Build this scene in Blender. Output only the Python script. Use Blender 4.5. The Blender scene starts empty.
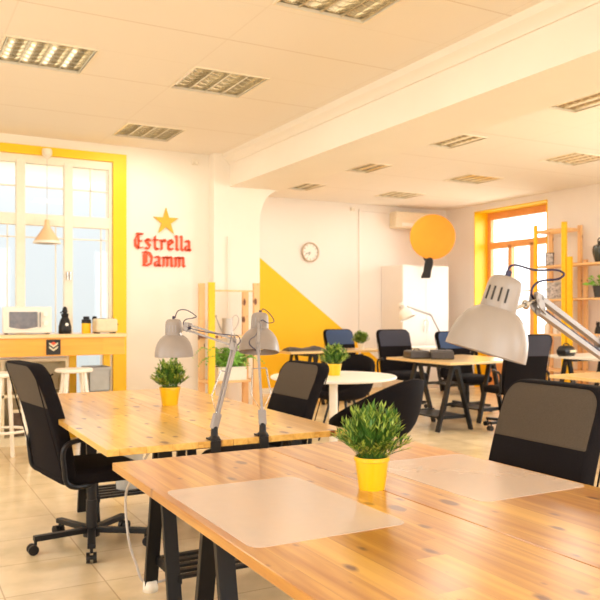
import bpy, bmesh, math, random
from mathutils import Vector, Matrix
random.seed(7)
PI = math.pi
R = math.radians
SC = bpy.context.scene
COL = SC.collection

# ---------------------------------------------------------------- camera frame
YAW = R(28.5); F = 755.0; HZ = 312.0; EYE = 1.28
SN, CS = math.sin(YAW), math.cos(YAW)
def P(px, py, D):
    """a point of the room from the photograph's column and row and its real distance"""
    l = (px - 300) / F * D
    return Vector((D * SN + l * CS, D * CS - l * SN, EYE + (HZ - py) / F * D))

# ---------------------------------------------------------------- materials
MATS = {}
def nt(name):
    m = bpy.data.materials.new(name); m.use_nodes = True
    n = m.node_tree.nodes; l = m.node_tree.links
    b = n['Principled BSDF']
    return m, n, l, b
def mat(name, col, rough=.5, metal=0, var=.06, scale=30, bump=0, coat=0, emit=None, estr=0, trans=0, alpha=None, sheen=0, spec=.5):
    if name in MATS: return MATS[name]
    m, n, l, b = nt(name)
    b.inputs['Roughness'].default_value = rough
    b.inputs['Metallic'].default_value = metal
    b.inputs['Specular IOR Level'].default_value = spec
    b.inputs['Coat Weight'].default_value = coat
    b.inputs['Coat Roughness'].default_value = .12
    b.inputs['Transmission Weight'].default_value = trans
    if alpha is not None: b.inputs['Alpha'].default_value = alpha
    if sheen: b.inputs['Sheen Weight'].default_value = sheen
    tc = n.new('ShaderNodeTexCoord'); ns = n.new('ShaderNodeTexNoise')
    ns.inputs['Scale'].default_value = scale; ns.inputs['Detail'].default_value = 3
    l.new(tc.outputs['Object'], ns.inputs['Vector'])
    rp = n.new('ShaderNodeValToRGB')
    c = Vector(col)
    rp.color_ramp.elements[0].position = .3; rp.color_ramp.elements[1].position = .7
    rp.color_ramp.elements[0].color = (*(c * (1 - var)), 1)
    rp.color_ramp.elements[1].color = (*[min(1, k * (1 + var)) for k in c], 1)
    l.new(ns.outputs['Fac'], rp.inputs['Fac']); l.new(rp.outputs['Color'], b.inputs['Base Color'])
    if bump:
        bp = n.new('ShaderNodeBump'); bp.inputs['Strength'].default_value = bump; bp.inputs['Distance'].default_value = .002
        l.new(ns.outputs['Fac'], bp.inputs['Height']); l.new(bp.outputs['Normal'], b.inputs['Normal'])
    if emit:
        b.inputs['Emission Color'].default_value = (*emit, 1); b.inputs['Emission Strength'].default_value = estr
    MATS[name] = m
    return m

def M_(n, l, op, a, b=None, c=None):
    x = n.new('ShaderNodeMath'); x.operation = op
    for i, v in enumerate((a, b, c)):
        if v is None: continue
        if isinstance(v, (int, float)): x.inputs[i].default_value = v
        else: l.new(v, x.inputs[i])
    return x.outputs[0]

def wood(name, light, dark, board=.12, axis='Y', knots=True, rough=.28, coat=.5, along=1.1, knotcol=(.13, .028, .005)):
    """boards running along `axis`, each with its own tone, grain and knots"""
    m, n, l, b = nt(name)
    tc = n.new('ShaderNodeTexCoord'); sp = n.new('ShaderNodeSeparateXYZ')
    l.new(tc.outputs['Object'], sp.inputs[0])
    X, Y, Z = sp.outputs
    if axis == 'X': X, Y = Y, X
    if axis == 'Z': X, Y, Z = X, Z, Y
    u = M_(n, l, 'DIVIDE', X, board); idx = M_(n, l, 'FLOOR', u); fr = M_(n, l, 'FRACT', u)
    off = n.new('ShaderNodeTexWhiteNoise'); off.noise_dimensions = '1D'; l.new(idx, off.inputs['W'])
    v = M_(n, l, 'ADD', M_(n, l, 'DIVIDE', Y, along), M_(n, l, 'MULTIPLY', off.outputs['Value'], 7.0))
    idy = M_(n, l, 'FLOOR', v); fy = M_(n, l, 'FRACT', v)
    cb = n.new('ShaderNodeCombineXYZ'); l.new(idx, cb.inputs[0]); l.new(idy, cb.inputs[1])
    wn = n.new('ShaderNodeTexWhiteNoise'); wn.noise_dimensions = '3D'; l.new(cb.outputs[0], wn.inputs['Vector'])
    # grain
    g = n.new('ShaderNodeCombineXYZ')
    l.new(M_(n, l, 'MULTIPLY', X, 34.0), g.inputs[0])
    l.new(M_(n, l, 'ADD', M_(n, l, 'MULTIPLY', Y, 1.6), M_(n, l, 'MULTIPLY', wn.outputs['Value'], 40)), g.inputs[1])
    l.new(M_(n, l, 'MULTIPLY', Z, 34.0), g.inputs[2])
    gn = n.new('ShaderNodeTexNoise'); gn.inputs['Scale'].default_value = 1.0; gn.inputs['Detail'].default_value = 5
    gn.inputs['Distortion'].default_value = .6
    l.new(g.outputs[0], gn.inputs['Vector'])
    t = M_(n, l, 'ADD', M_(n, l, 'MULTIPLY', wn.outputs['Value'], .42), M_(n, l, 'MULTIPLY', gn.outputs['Fac'], .95))
    rp = n.new('ShaderNodeValToRGB')
    rp.color_ramp.elements[0].position = .25; rp.color_ramp.elements[1].position = .95
    rp.color_ramp.elements[0].color = (*light, 1); rp.color_ramp.elements[1].color = (*dark, 1)
    l.new(t, rp.inputs['Fac'])
    colr = rp.outputs['Color']
    if knots:
        k = n.new('ShaderNodeCombineXYZ')
        l.new(M_(n, l, 'MULTIPLY', X, 9.0), k.inputs[0]); l.new(M_(n, l, 'MULTIPLY', Y, 4.4), k.inputs[1])
        vo = n.new('ShaderNodeTexVoronoi'); vo.inputs['Scale'].default_value = 1.0; vo.voronoi_dimensions = '2D'
        l.new(k.outputs[0], vo.inputs['Vector'])
        nk = n.new('ShaderNodeTexNoise'); nk.inputs['Scale'].default_value = 25; l.new(tc.outputs['Object'], nk.inputs['Vector'])
        d = M_(n, l, 'ADD', vo.outputs['Distance'], M_(n, l, 'MULTIPLY', M_(n, l, 'SUBTRACT', nk.outputs['Fac'], .5), .12))
        # only about half the cells carry a knot, of different sizes
        sc2 = n.new('ShaderNodeSeparateColor'); l.new(vo.outputs['Color'], sc2.inputs[0])
        size = M_(n, l, 'MULTIPLY', M_(n, l, 'SUBTRACT', sc2.outputs[0], .22), .20)
        kr = n.new('ShaderNodeMapRange'); kr.inputs['To Min'].default_value = 1; kr.inputs['To Max'].default_value = 0
        l.new(M_(n, l, 'SUBTRACT', d, size), kr.inputs['Value'])
        kr.inputs['From Min'].default_value = -.03; kr.inputs['From Max'].default_value = .05
        mx = n.new('ShaderNodeMix'); mx.data_type = 'RGBA'
        l.new(M_(n, l, 'MULTIPLY', kr.outputs[0], .95), mx.inputs['Factor']); l.new(colr, mx.inputs[6]); mx.inputs[7].default_value = (*knotcol, 1)
        colr = mx.outputs[2]
    # joints between boards
    e = M_(n, l, 'MINIMUM', fr, M_(n, l, 'SUBTRACT', 1.0, fr))
    s = n.new('ShaderNodeMapRange'); s.inputs['From Min'].default_value = 0; s.inputs['From Max'].default_value = .0016 / board
    s.inputs['To Min'].default_value = .5; s.inputs['To Max'].default_value = 0
    l.new(e, s.inputs['Value'])
    mx = n.new('ShaderNodeMix'); mx.data_type = 'RGBA'
    l.new(s.outputs[0], mx.inputs['Factor']); l.new(colr, mx.inputs[6]); mx.inputs[7].default_value = (*[c * .45 for c in dark], 1)
    l.new(mx.outputs[2], b.inputs['Base Color'])
    b.inputs['Roughness'].default_value = rough; b.inputs['Coat Weight'].default_value = coat; b.inputs['Coat Roughness'].default_value = .16
    MATS[name] = m
    return m

WALLC = (.87, .81, .73)
M_wall = mat('wall_paint', WALLC, .75, var=.012, scale=3, bump=.05)
M_wall2 = mat('wall_paint_white', (.84, .78, .73), .75, var=.012, scale=3, bump=.05)
M_yellow = mat('yellow_paint', (.95, .60, .004), .45, var=.02, scale=5)
M_yellow2 = mat('yellow_painted_wood', (.94, .56, .01), .5, var=.06, scale=20)
M_frame = mat('cream_window_paint', (.86, .80, .68), .45, var=.02)
M_orange = wood('orange_stained_wood', (.88, .44, .16), (.78, .33, .10), .3, 'Z', False, .45, .1)
M_top = wood('pine_top', (.82, .46, .085), (.38, .14, .010), .085, along=2.6)
M_top2 = wood('pale_pine_top', (.90, .59, .17), (.52, .24, .03), .11, along=1.6)
M_pale = wood('birch_top', (.90, .66, .32), (.78, .50, .19), .2, 'X', False)
M_pine = wood('pine_shelf', (.90, .60, .30), (.80, .46, .20), .09, 'Z', True, .5, .05)
M_counter = wood('counter_pine', (.94, .47, .05), (.82, .33, .03), .25, 'X', True, .4, .3)
M_countertop = wood('counter_worktop', (.88, .64, .34), (.80, .50, .22), .2, 'X', False, .3, .4)
M_black = mat('black_metal', (.010, .009, .009), .42, .0, var=.1, spec=.3)
M_bfab = mat('black_fabric', (.009, .007, .008), .9, var=.25, scale=260, bump=.25, spec=.12)
M_brown = mat('grey_brown_fabric', (.085, .066, .048), .9, var=.18, scale=300, bump=.3, spec=.15)
M_slate = mat('slate_blue_fabric', (.055, .085, .17), .8, var=.15, scale=200, bump=.2, spec=.15)
M_char = mat('charcoal_violet_fabric', (.055, .055, .075), .85, var=.15, scale=200, bump=.2, spec=.15)
M_plast = mat('black_plastic', (.013, .011, .011), .4, var=.1, spec=.3)
M_white = mat('white_lacquer', (.88, .84, .77), .3, var=.01)
M_white2 = mat('white_plastic', (.86, .80, .70), .4, var=.02)
M_lamp = mat('greige_lamp_enamel', (.29, .24, .205), .42, 0, var=.02, coat=.08)
M_lampin = mat('lamp_inside_white', (.85, .82, .76), .5, var=.01)
M_lampm = mat('lamp_grey_metal', (.33, .30, .29), .55, 0, var=.03, spec=.3)
M_chrome = mat('steel', (.62, .60, .58), .25, .9, var=.03)
M_cord = mat('dark_violet_cord', (.02, .012, .05), .5, var=.1)
M_greycord = mat('grey_cord', (.55, .50, .45), .5)
M_pot = mat('yellow_pot_glaze', (.84, .50, .006), .3, var=.02, coat=.3)
M_soil = mat('dark_soil', (.02, .015, .01), .95, var=.4, scale=200, bump=.6)
M_leaf = mat('green_leaf', (.075, .185, .02), .45, var=.35, scale=40)
M_leafl = mat('light_green_leaf', (.32, .42, .06), .45, var=.3, scale=60)
M_fern = mat('fern_leaf', (.22, .48, .06), .5, var=.3, scale=30)
M_red = mat('red_sign_paint', (.85, .10, .03), .45, var=.05)
M_gold = mat('gold_star_paint', (.72, .42, .03), .4, .1, var=.06)
M_disc = mat('orange_disc_paint', (.93, .34, .002), .45, var=.03, scale=6)
M_louv = mat('louvre_aluminium', (.82, .74, .58), .16, .9, var=.03)
M_hous = mat('fixture_housing', (.70, .62, .48), .25, .7, var=.05)
M_fframe = mat('fixture_frame_white', (.85, .76, .62), .5, var=.02)
M_tube = mat('fluorescent_tube', (1, .95, .85), .4, var=0, emit=(1, .93, .80), estr=2.5)
M_glassy = mat('frosted_vinyl', (.88, .77, .68), .24, 0, var=.01, alpha=.42)
M_cab = mat('cream_cabinet', (.72, .62, .42), .5, var=.04)
M_grey = mat('grey_plastic', (.42, .42, .40), .4, var=.08, scale=12)
M_dkglass = mat('dark_oven_glass', (.10, .065, .045), .12, var=.3, scale=30)
M_green = mat('dark_green_glaze', (.035, .04, .032), .25, var=.25, scale=20, coat=.4)
M_terr = mat('dark_grey_pot', (.05, .05, .05), .55, var=.1)
M_leather = mat('dark_leather', (.055, .045, .042), .5, var=.2, scale=60, bump=.3)
M_photo = mat('grey_print', (.45, .40, .38), .5, var=.7, scale=35)
M_dark = mat('dark_recess', (.03, .025, .02), .7)
M_clear = mat('clear_plastic', (.85, .85, .80), .1, var=.02, alpha=.45)

def make_glass():
    m, n, l, b = nt('window_glass')
    n.remove(b)
    out = n['Material Output']
    tr = n.new('ShaderNodeBsdfTransparent'); tr.inputs[0].default_value = (.97, .98, .98, 1)
    gl = n.new('ShaderNodeBsdfGlossy'); gl.inputs['Roughness'].default_value = .03
    fr = n.new('ShaderNodeFresnel'); fr.inputs['IOR'].default_value = 1.45
    mx = n.new('ShaderNodeMixShader')
    l.new(M_(n, l, 'MULTIPLY', fr.outputs[0], .6), mx.inputs[0])
    l.new(tr.outputs[0], mx.inputs[1]); l.new(gl.outputs[0], mx.inputs[2]); l.new(mx.outputs[0], out.inputs['Surface'])
    return m
M_glass = make_glass()

def make_floor():
    m, n, l, b = nt('floor_tiles')
    tc = n.new('ShaderNodeTexCoord')
    br = n.new('ShaderNodeTexBrick'); br.offset = 0; br.squash = 1
    br.inputs['Scale'].default_value = 1.0
    br.inputs['Brick Width'].default_value = .45; br.inputs['Row Height'].default_value = .45
    br.inputs['Mortar Size'].default_value = .004; br.inputs['Mortar Smooth'].default_value = .3
    br.inputs['Color1'].default_value = (.84, .69, .45, 1); br.inputs['Color2'].default_value = (.76, .61, .38, 1)
    br.inputs['Mortar'].default_value = (.58, .43, .26, 1)
    l.new(tc.outputs['Object'], br.inputs['Vector'])
    ns = n.new('ShaderNodeTexNoise'); ns.inputs['Scale'].default_value = 5; ns.inputs['Detail'].default_value = 6
    l.new(tc.outputs['Object'], ns.inputs['Vector'])
    mx = n.new('ShaderNodeMix'); mx.data_type = 'RGBA'; mx.blend_type = 'MULTIPLY'
    rp = n.new('ShaderNodeValToRGB'); rp.color_ramp.elements[0].position = .3; rp.color_ramp.elements[1].position = .7
    rp.color_ramp.elements[0].color = (.84, .82, .78, 1); rp.color_ramp.elements[1].color = (1.08, 1.06, 1.04, 1)
    l.new(ns.outputs['Fac'], rp.inputs['Fac'])
    mx.inputs['Factor'].default_value = 1
    l.new(br.outputs['Color'], mx.inputs[6]); l.new(rp.outputs['Color'], mx.inputs[7])
    l.new(mx.outputs[2], b.inputs['Base Color'])
    b.inputs['Roughness'].default_value = .27; b.inputs['Coat Weight'].default_value = .25; b.inputs['Coat Roughness'].default_value = .12
    bp = n.new('ShaderNodeBump'); bp.inputs['Strength'].default_value = .25; bp.inputs['Distance'].default_value = .003
    l.new(M_(n, l, 'SUBTRACT', 1.0, br.outputs['Fac']), bp.inputs['Height']); l.new(bp.outputs['Normal'], b.inputs['Normal'])
    return m
M_floor = make_floor()

def make_ceiling():
    m, n, l, b = nt('ceiling_panels')
    tc = n.new('ShaderNodeTexCoord'); sp = n.new('ShaderNodeSeparateXYZ'); l.new(tc.outputs['Object'], sp.inputs[0])
    def line(c, period, off, w, k):
        f = M_(n, l, 'FRACT', M_(n, l, 'DIVIDE', M_(n, l, 'SUBTRACT', c, off), period))
        e = M_(n, l, 'MINIMUM', f, M_(n, l, 'SUBTRACT', 1.0, f))
        s = n.new('ShaderNodeMapRange'); s.inputs['From Min'].default_value = 0; s.inputs['From Max'].default_value = w / period
        s.inputs['To Min'].default_value = k; s.inputs['To Max'].default_value = 0
        l.new(e, s.inputs['Value']); return s.outputs[0]
    a = line(sp.outputs[1], 1.2, 4.66, .010, .42)
    c = line(sp.outputs[1], .6, 4.66, .008, .10)
    d = line(sp.outputs[0], 1.32, .66, .008, .14)
    t = M_(n, l, 'MAXIMUM', M_(n, l, 'MAXIMUM', a, c), d)
    mx = n.new('ShaderNodeMix'); mx.data_type = 'RGBA'
    l.new(t, mx.inputs['Factor']); mx.inputs[6].default_value = (.86, .80, .73, 1); mx.inputs[7].default_value = (.45, .30, .18, 1)
    l.new(mx.outputs[2], b.inputs['Base Color']); b.inputs['Roughness'].default_value = .8
    return m
M_ceil = make_ceiling()

def make_farwall():
    """white wall with a yellow painted triangle (a paint edge running down to the right)"""
    m, n, l, b = nt('far_wall_paint')
    tc = n.new('ShaderNodeTexCoord'); sp = n.new('ShaderNodeSeparateXYZ'); l.new(tc.outputs['Object'], sp.inputs[0])
    # z < 2.16 - .742 * (x - 5.07)
    e = M_(n, l, 'ADD', sp.outputs[2], M_(n, l, 'MULTIPLY', M_(n, l, 'SUBTRACT', sp.outputs[0], 5.07), .745))
    s = M_(n, l, 'LESS_THAN', e, 2.15)
    mx = n.new('ShaderNodeMix'); mx.data_type = 'RGBA'
    l.new(s, mx.inputs['Factor']); mx.inputs[6].default_value = (.84, .78, .73, 1); mx.inputs[7].default_value = (.95, .53, .0, 1)
    l.new(mx.outputs[2], b.inputs['Base Color']); b.inputs['Roughness'].default_value = .6
    return m
M_far = make_farwall()

# ---------------------------------------------------------------- mesh builder
def frame_of(d):
    d = Vector(d).normalized()
    a = Vector((0, 0, 1)) if abs(d.z) < .95 else Vector((1, 0, 0))
    x = d.cross(a).normalized(); y = d.cross(x).normalized()
    return x, y, d
class MB:
    def __init__(s): s.v = []; s.f = []
    def box(s, c, d, m=None):
        """centre, full size"""
        k = len(s.v); c = Vector(c)
        for sx in (-.5, .5):
            for sy in (-.5, .5):
                for sz in (-.5, .5):
                    p = Vector((sx * d[0], sy * d[1], sz * d[2]))
                    if m is not None: p = m @ p
                    s.v.append(c + p)
        s.f += [tuple(k + i for i in q) for q in ((0, 1, 3, 2), (4, 6, 7, 5), (0, 4, 5, 1), (2, 3, 7, 6), (0, 2, 6, 4), (1, 5, 7, 3))]
        return s
    def span(s, a, b): # axis aligned from min to max corner
        a = Vector(a); b = Vector(b); return s.box((a + b) / 2, b - a)
    def bar(s, a, b, w, t, up=(0, 0, 1)):
        """rectangular bar from a to b; w across, t along up"""
        a = Vector(a); b = Vector(b); d = (b - a); L = d.length; d.normalize()
        up = Vector(up)
        if abs(d.dot(up)) > .98: up = Vector((1, 0, 0))
        x = d.cross(up).normalized(); z = x.cross(d).normalized()
        m = Matrix((x, d, z)).transposed()
        return s.box((a + b) / 2, (w, L, t), m)
    def tube(s, pts, r, n=10, cap=True, rs=None):
        pts = [Vector(p) for p in pts]; k = len(s.v)
        x = None
        for i, p in enumerate(pts):
            d = (pts[min(i + 1, len(pts) - 1)] - pts[max(i - 1, 0)]).normalized()
            if x is None: x, y, _ = frame_of(d)
            else:
                x = (x - d * x.dot(d)).normalized(); y = d.cross(x).normalized()
            rr = rs[i] if rs else r
            for j in range(n):
                a = 2 * PI * j / n
                s.v.append(p + (x * math.cos(a) + y * math.sin(a)) * rr)
        for i in range(len(pts) - 1):
            for j in range(n):
                s.f.append((k + i * n + j, k + i * n + (j + 1) % n, k + (i + 1) * n + (j + 1) % n, k + (i + 1) * n + j))
        if cap:
            s.f.append(tuple(k + j for j in range(n))[::-1]); s.f.append(tuple(k + (len(pts) - 1) * n + j for j in range(n)))
        return s
    def lathe(s, prof, o=(0, 0, 0), ax=(0, 0, 1), n=32, cap=False):
        """prof = [(r, h)...] about axis ax from o"""
        x, y, d = frame_of(ax); o = Vector(o); k = len(s.v)
        for r, h in prof:
            for j in range(n):
                a = 2 * PI * j / n
                s.v.append(o + d * h + (x * math.cos(a) + y * math.sin(a)) * r)
        for i in range(len(prof) - 1):
            for j in range(n):
                s.f.append((k + i * n + j, k + i * n + (j + 1) % n, k + (i + 1) * n + (j + 1) % n, k + (i + 1) * n + j))
        if cap:
            s.f.append(tuple(k + j for j in range(n))[::-1]); s.f.append(tuple(k + (len(prof) - 1) * n + j for j in range(n)))
        return s
    def prism(s, poly, fn, a, b):
        """polygon of (u,w), fn(u,w,t) -> point, t from a to b"""
        k = len(s.v); n = len(poly)
        for t in (a, b):
            for u, w in poly: s.v.append(Vector(fn(u, w, t)))
        s.f.append(tuple(k + j for j in range(n))[::-1]); s.f.append(tuple(k + n + j for j in range(n)))
        for j in range(n): s.f.append((k + j, k + (j + 1) % n, k + n + (j + 1) % n, k + n + j))
        return s
    def rings(s, rings, close=True):
        """loft a list of equal-length rings and cap the ends"""
        k = len(s.v); n = len(rings[0])
        for r in rings: s.v += [Vector(p) for p in r]
        for i in range(len(rings) - 1):
            for j in range(n):
                s.f.append((k + i * n + j, k + i * n + (j + 1) % n, k + (i + 1) * n + (j + 1) % n, k + (i + 1) * n + j))
        if close:
            s.f.append(tuple(k + j for j in range(n))[::-1]); s.f.append(tuple(k + (len(rings) - 1) * n + j for j in range(n)))
        return s
    def quad(s, *p):
        k = len(s.v); s.v += [Vector(q) for q in p]; s.f.append(tuple(range(k, k + len(p)))); return s
    def build(s, name, m, parent=None, bevel=0, smooth=False, solid=0, kind=None, label=None, segs=2, m2=None, split=0):
        me = bpy.data.meshes.new(name); me.from_pydata(s.v, [], s.f); me.validate()
        bm = bmesh.new(); bm.from_mesh(me); bmesh.ops.recalc_face_normals(bm, faces=bm.faces); bm.to_mesh(me); bm.free()
        me.materials.append(m)
        if m2:
            me.materials.append(m2)
            for p in me.polygons: p.material_index = 1 if p.index >= split else 0
        o = bpy.data.objects.new(name, me); COL.objects.link(o)
        if parent is not None: o.parent = parent
        if smooth:
            for p in me.polygons: p.use_smooth = True
            e = o.modifiers.new('es', 'EDGE_SPLIT'); e.split_angle = R(42)
        if solid:
            q = o.modifiers.new('so', 'SOLIDIFY'); q.thickness = solid; q.offset = 0
        if bevel:
            q = o.modifiers.new('bv', 'BEVEL'); q.width = bevel; q.segments = segs; q.limit_method = 'ANGLE'; q.angle_limit = R(40)
            q.harden_normals = False
        if kind: o['kind'] = kind
        if label: o['label'] = label
        return o
def thing(name, label, cat, loc=(0, 0, 0), rz=0, group=None):
    o = bpy.data.objects.new(name, None); COL.objects.link(o); o.empty_display_size = .1
    o.location = loc; o.rotation_euler = (0, 0, rz); o['label'] = label; o['category'] = cat
    if group: o['group'] = group
    return o
def tag(o, label, cat, group=None, kind=None):
    o['label'] = label; o['category'] = cat
    if group: o['group'] = group
    if kind: o['kind'] = kind
    return o
def dup(o, loc, rz, label=None, swap=None):
    kids = {}
    for c in COL.objects:
        if c.parent: kids.setdefault(c.parent.name, []).append(c)
    def rec(a, par):
        c = a.copy(); COL.objects.link(c)
        if par is not None: c.parent = par
        for ch in kids.get(a.name, []): rec(ch, c)
        if swap and a.name.split('.')[0] in swap:
            c.data = a.data.copy(); c.data.materials[0] = swap[a.name.split('.')[0]]
        return c
    n = rec(o, None); n.location = loc; n.rotation_euler = (0, 0, rz)
    if label: n['label'] = label
    return n
def structure(o): o['kind'] = 'structure'; return o

# ---------------------------------------------------------------- the room
H = 3.10
XL, XR, YB, YF, YN = -2.6, 8.8, 8.2, 10.7, -3.0
def panel(name, axis, at, thick, u0, u1, z0, z1, holes, m):
    """wall slab with rectangular openings; axis 'Y': plane y=at, u = x; axis 'X': plane x=at, u = y"""
    us = sorted({u0, u1, *[h[0] for h in holes], *[h[1] for h in holes]})
    zs = sorted({z0, z1, *[h[2] for h in holes], *[h[3] for h in holes]})
    mb = MB()
    for i in range(len(us) - 1):
        for j in range(len(zs) - 1):
            cu, cz = (us[i] + us[i + 1]) / 2, (zs[j] + zs[j + 1]) / 2
            if any(h[0] < cu < h[1] and h[2] < cz < h[3] for h in holes): continue
            if axis == 'Y': mb.span((us[i], at, zs[j]), (us[i + 1], at + thick, zs[j + 1]))
            elif axis == 'X': mb.span((at, us[i], zs[j]), (at + thick, us[i + 1], zs[j + 1]))
            else: mb.span((us[i], zs[j], at), (us[i + 1], zs[j + 1], at + thick))
    return structure(mb.build(name, m))
structure(MB().span((XL - .3, YN - .3, -.12), (XR + .6, YF + .3, 0)).build('floor', M_floor))
FIX = [(.66, 1.28, 5.27, 5.87), (1.98, 2.62, 3.40, 3.99), (1.98, 2.60, 5.28, 5.88), (2.0, 2.60, 7.16, 7.75),
       (4.88, 5.48, 4.25, 4.85), (4.88, 5.48, 5.98, 6.58), (4.88, 5.48, 7.68, 8.26), (4.88, 5.48, 9.3, 9.88),
       (6.86, 7.45, 6.05, 6.62), (6.72, 7.32, 7.68, 8.22), (6.66, 7.26, 9.3, 9.85)]
panel('ceiling', 'Z', H, .012, XL, XR, YN, YF, FIX, M_ceil)
structure(MB().span((XL - .3, YN - .3, H + .16), (XR + .6, YF + .3, H + .3)).build('light_leak_slab', M_wall))  # unseen slab added above the ceiling to stop light leaking in
WB = [(-.3, 2.13, 0.02, 2.91)]
panel('wall_back', 'Y', YB, .3, XL, 3.25, 0, H + .16, WB, M_wall)
panel('wall_left', 'X', XL - .3, .3, YN, YB + .3, 0, H + .16, [(-.6, 1.6, .9, 2.8), (3.0, 5.4, .9, 2.8)], M_wall)  # unseen openings added here to let in fill daylight
panel('wall_front', 'Y', YN - .3, .3, XL - .3, XR + .5, 0, H + .16, [(-1.2, 2.6, .7, 2.85), (4.6, 8.0, .7, 2.85)], M_wall)  # more unseen openings behind the camera, added for fill
panel('wall_right', 'X', XR, .42, YN, YF + .3, 0, H + .16, [(8.31, 9.94, 0.0, 2.99), (2.4, 5.2, .5, 2.9)], M_wall2)  # second opening is out of view, added for fill light
panel('wall_far', 'Y', YF, .3, 3.3, XR, 0, H + .16, [], M_far)
structure(MB().span((3.25, YB + .3, 0), (3.4, YF + .3, H + .16)).build('wall_side', M_wall2))
# column whose inner corner curves up into the beam
poly = [(3.25, 0), (3.83, 0), (3.83, 2.33)]
for k in range(1, 9):
    a = k / 8 * PI / 2
    poly.append((3.83 + .27 * (1 - math.cos(a)), 2.33 + .40 * math.sin(a)))
poly += [(3.25, 2.73)]
structure(MB().prism(poly, lambda u, w, t: (u, t, w), 8.05, 8.5).build('wall_column', M_wall))
# beam along the room with a crown moulding
structure(MB().span((3.45, YN, 2.73), (4.10, 8.5, H)).span((3.25, 8.05, 2.73), (3.45, 8.5, H)).build('trim_beam', M_wall))
cr = [(3.45, 2.99), (3.43, 2.99), (3.425, 3.01), (3.40, 3.03), (3.37, 3.05), (3.36, 3.10), (3.45, 3.10)]
structure(MB().prism(cr, lambda u, w, t: (u, t, w), YN, 8.05).build('trim_crown', M_wall, smooth=True))
structure(MB().span((2.28, 8.185, 0), (3.25, 8.2, .08)).build('baseboard_back', M_white))
structure(MB().span((3.4, 10.685, 0), (XR, 10.7, .08)).build('baseboard_far', M_white))
# thin conduit on the far wall and a vertical batten
structure(MB().span((6.93, 10.68, .08), (6.96, 10.7, 2.98)).span((6.93, 10.67, 2.98), (8.79, 10.7, 3.01)).build('trim_conduit', M_wall2))
structure(MB().tube([(3.42, 8.035, .1), (3.42, 8.035, 2.15)], .008).build('trim_pipe', M_wall))

# ---- left window: yellow surround, cream casements down to the floor
W = structure(thing('window_1', 'tall multi-pane window with cream frames and yellow painted surround behind the counter', 'window'))
m = MB()
m.span((2.13, 8.17, 0), (2.275, 8.25, 3.0)).span((-.45, 8.17, 2.91), (2.13, 8.25, 3.0)).span((-.45, 8.17, 0), (-.3, 8.25, 2.91))
m.build('yellow_surround', M_yellow, W)
m = MB()
fy = 8.20
m.span((-.3, fy, 2.82), (2.13, fy + .07, 2.91)).span((-.3, fy, 2.18), (2.13, fy + .07, 2.30)).span((-.3, fy, .02), (2.13, fy + .07, .12))
m.span((2.09, fy + .001, .1), (2.13, fy + .069, 2.86)).span((-.3, fy + .001, .1), (-.25, fy + .069, 2.86))
for x in (1.66, 1.18, .70, .22): m.span((x - .045, fy - .012, .1), (x + .045, fy + .07, 2.86))
m.build('window_frame', M_frame, W, bevel=.006)
m = MB()
for x0, x1 in ((1.705, 2.09), (1.225, 1.615), (.745, 1.135), (.265, .655)):
    m.span((x0, fy + .02, 2.575), (x1, fy + .045, 2.59)); m.span((x0, fy + .02, 2.05), (x1, fy + .045, 2.062))
    if x0 != 1.225: m.span(((x0 + x1) / 2 - .006, fy + .02, 2.30), ((x0 + x1) / 2 + .006, fy + .045, 2.82))
    m.span((x1 - .085, fy + .02, .12), (x1 - .075, fy + .045, 2.18))
m.build('muntin', M_frame, W)
m = MB(); m.span((-.28, fy + .03, .1), (2.11, fy + .036, 2.86)); m.build('glass_pane', M_glass, W)
for x in (1.645, 1.675):
    m = MB(); m.box((x, fy - .03, 1.66), (.012, .02, .09)).tube([(x, fy - .025, 1.66), (x, fy - .05, 1.66)], .006); m.build('window_handle', M_chrome, W, bevel=.002)

# ---- right window: yellow reveal, orange wood
W = structure(thing('window_2', 'orange wooden window with transom in a deep yellow reveal on the right wall', 'window'))
m = MB()
m.span((8.795, 9.925, 0), (9.08, 9.945, 2.985)).span((8.795, 8.305, 0), (9.08, 8.325, 2.985)).span((8.795, 8.305, 2.975), (9.08, 9.945, 2.995))
m.build('yellow_reveal', M_yellow, W)
m = MB(); wx = 9.08
m.span((wx, 8.31, 2.86), (wx + .08, 9.94, 2.99)).span((wx, 8.31, 2.36), (wx + .08, 9.94, 2.47)).span((wx, 8.31, 0), (wx + .08, 9.94, .85))
m.span((wx + .001, 8.31, .85), (wx + .079, 8.40, 2.9)).span((wx + .001, 9.85, .85), (wx + .079, 9.94, 2.9))
for y in (9.40, 8.91): m.span((wx, y - .04, .85), (wx + .08, y + .04, 2.4))
m.build('window_frame', M_orange, W, bevel=.006)
m = MB()
for y0, y1 in ((8.40, 8.87), (8.95, 9.36), (9.44, 9.85)): m.span((wx + .02, y0, 1.62), (wx + .05, y1, 1.64))
m.build('muntin', M_orange, W)
m = MB(); m.span((wx + .035, 8.38, .83), (wx + .04, 9.87, 2.88)); m.build('glass_pane', M_glass, W)

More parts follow.
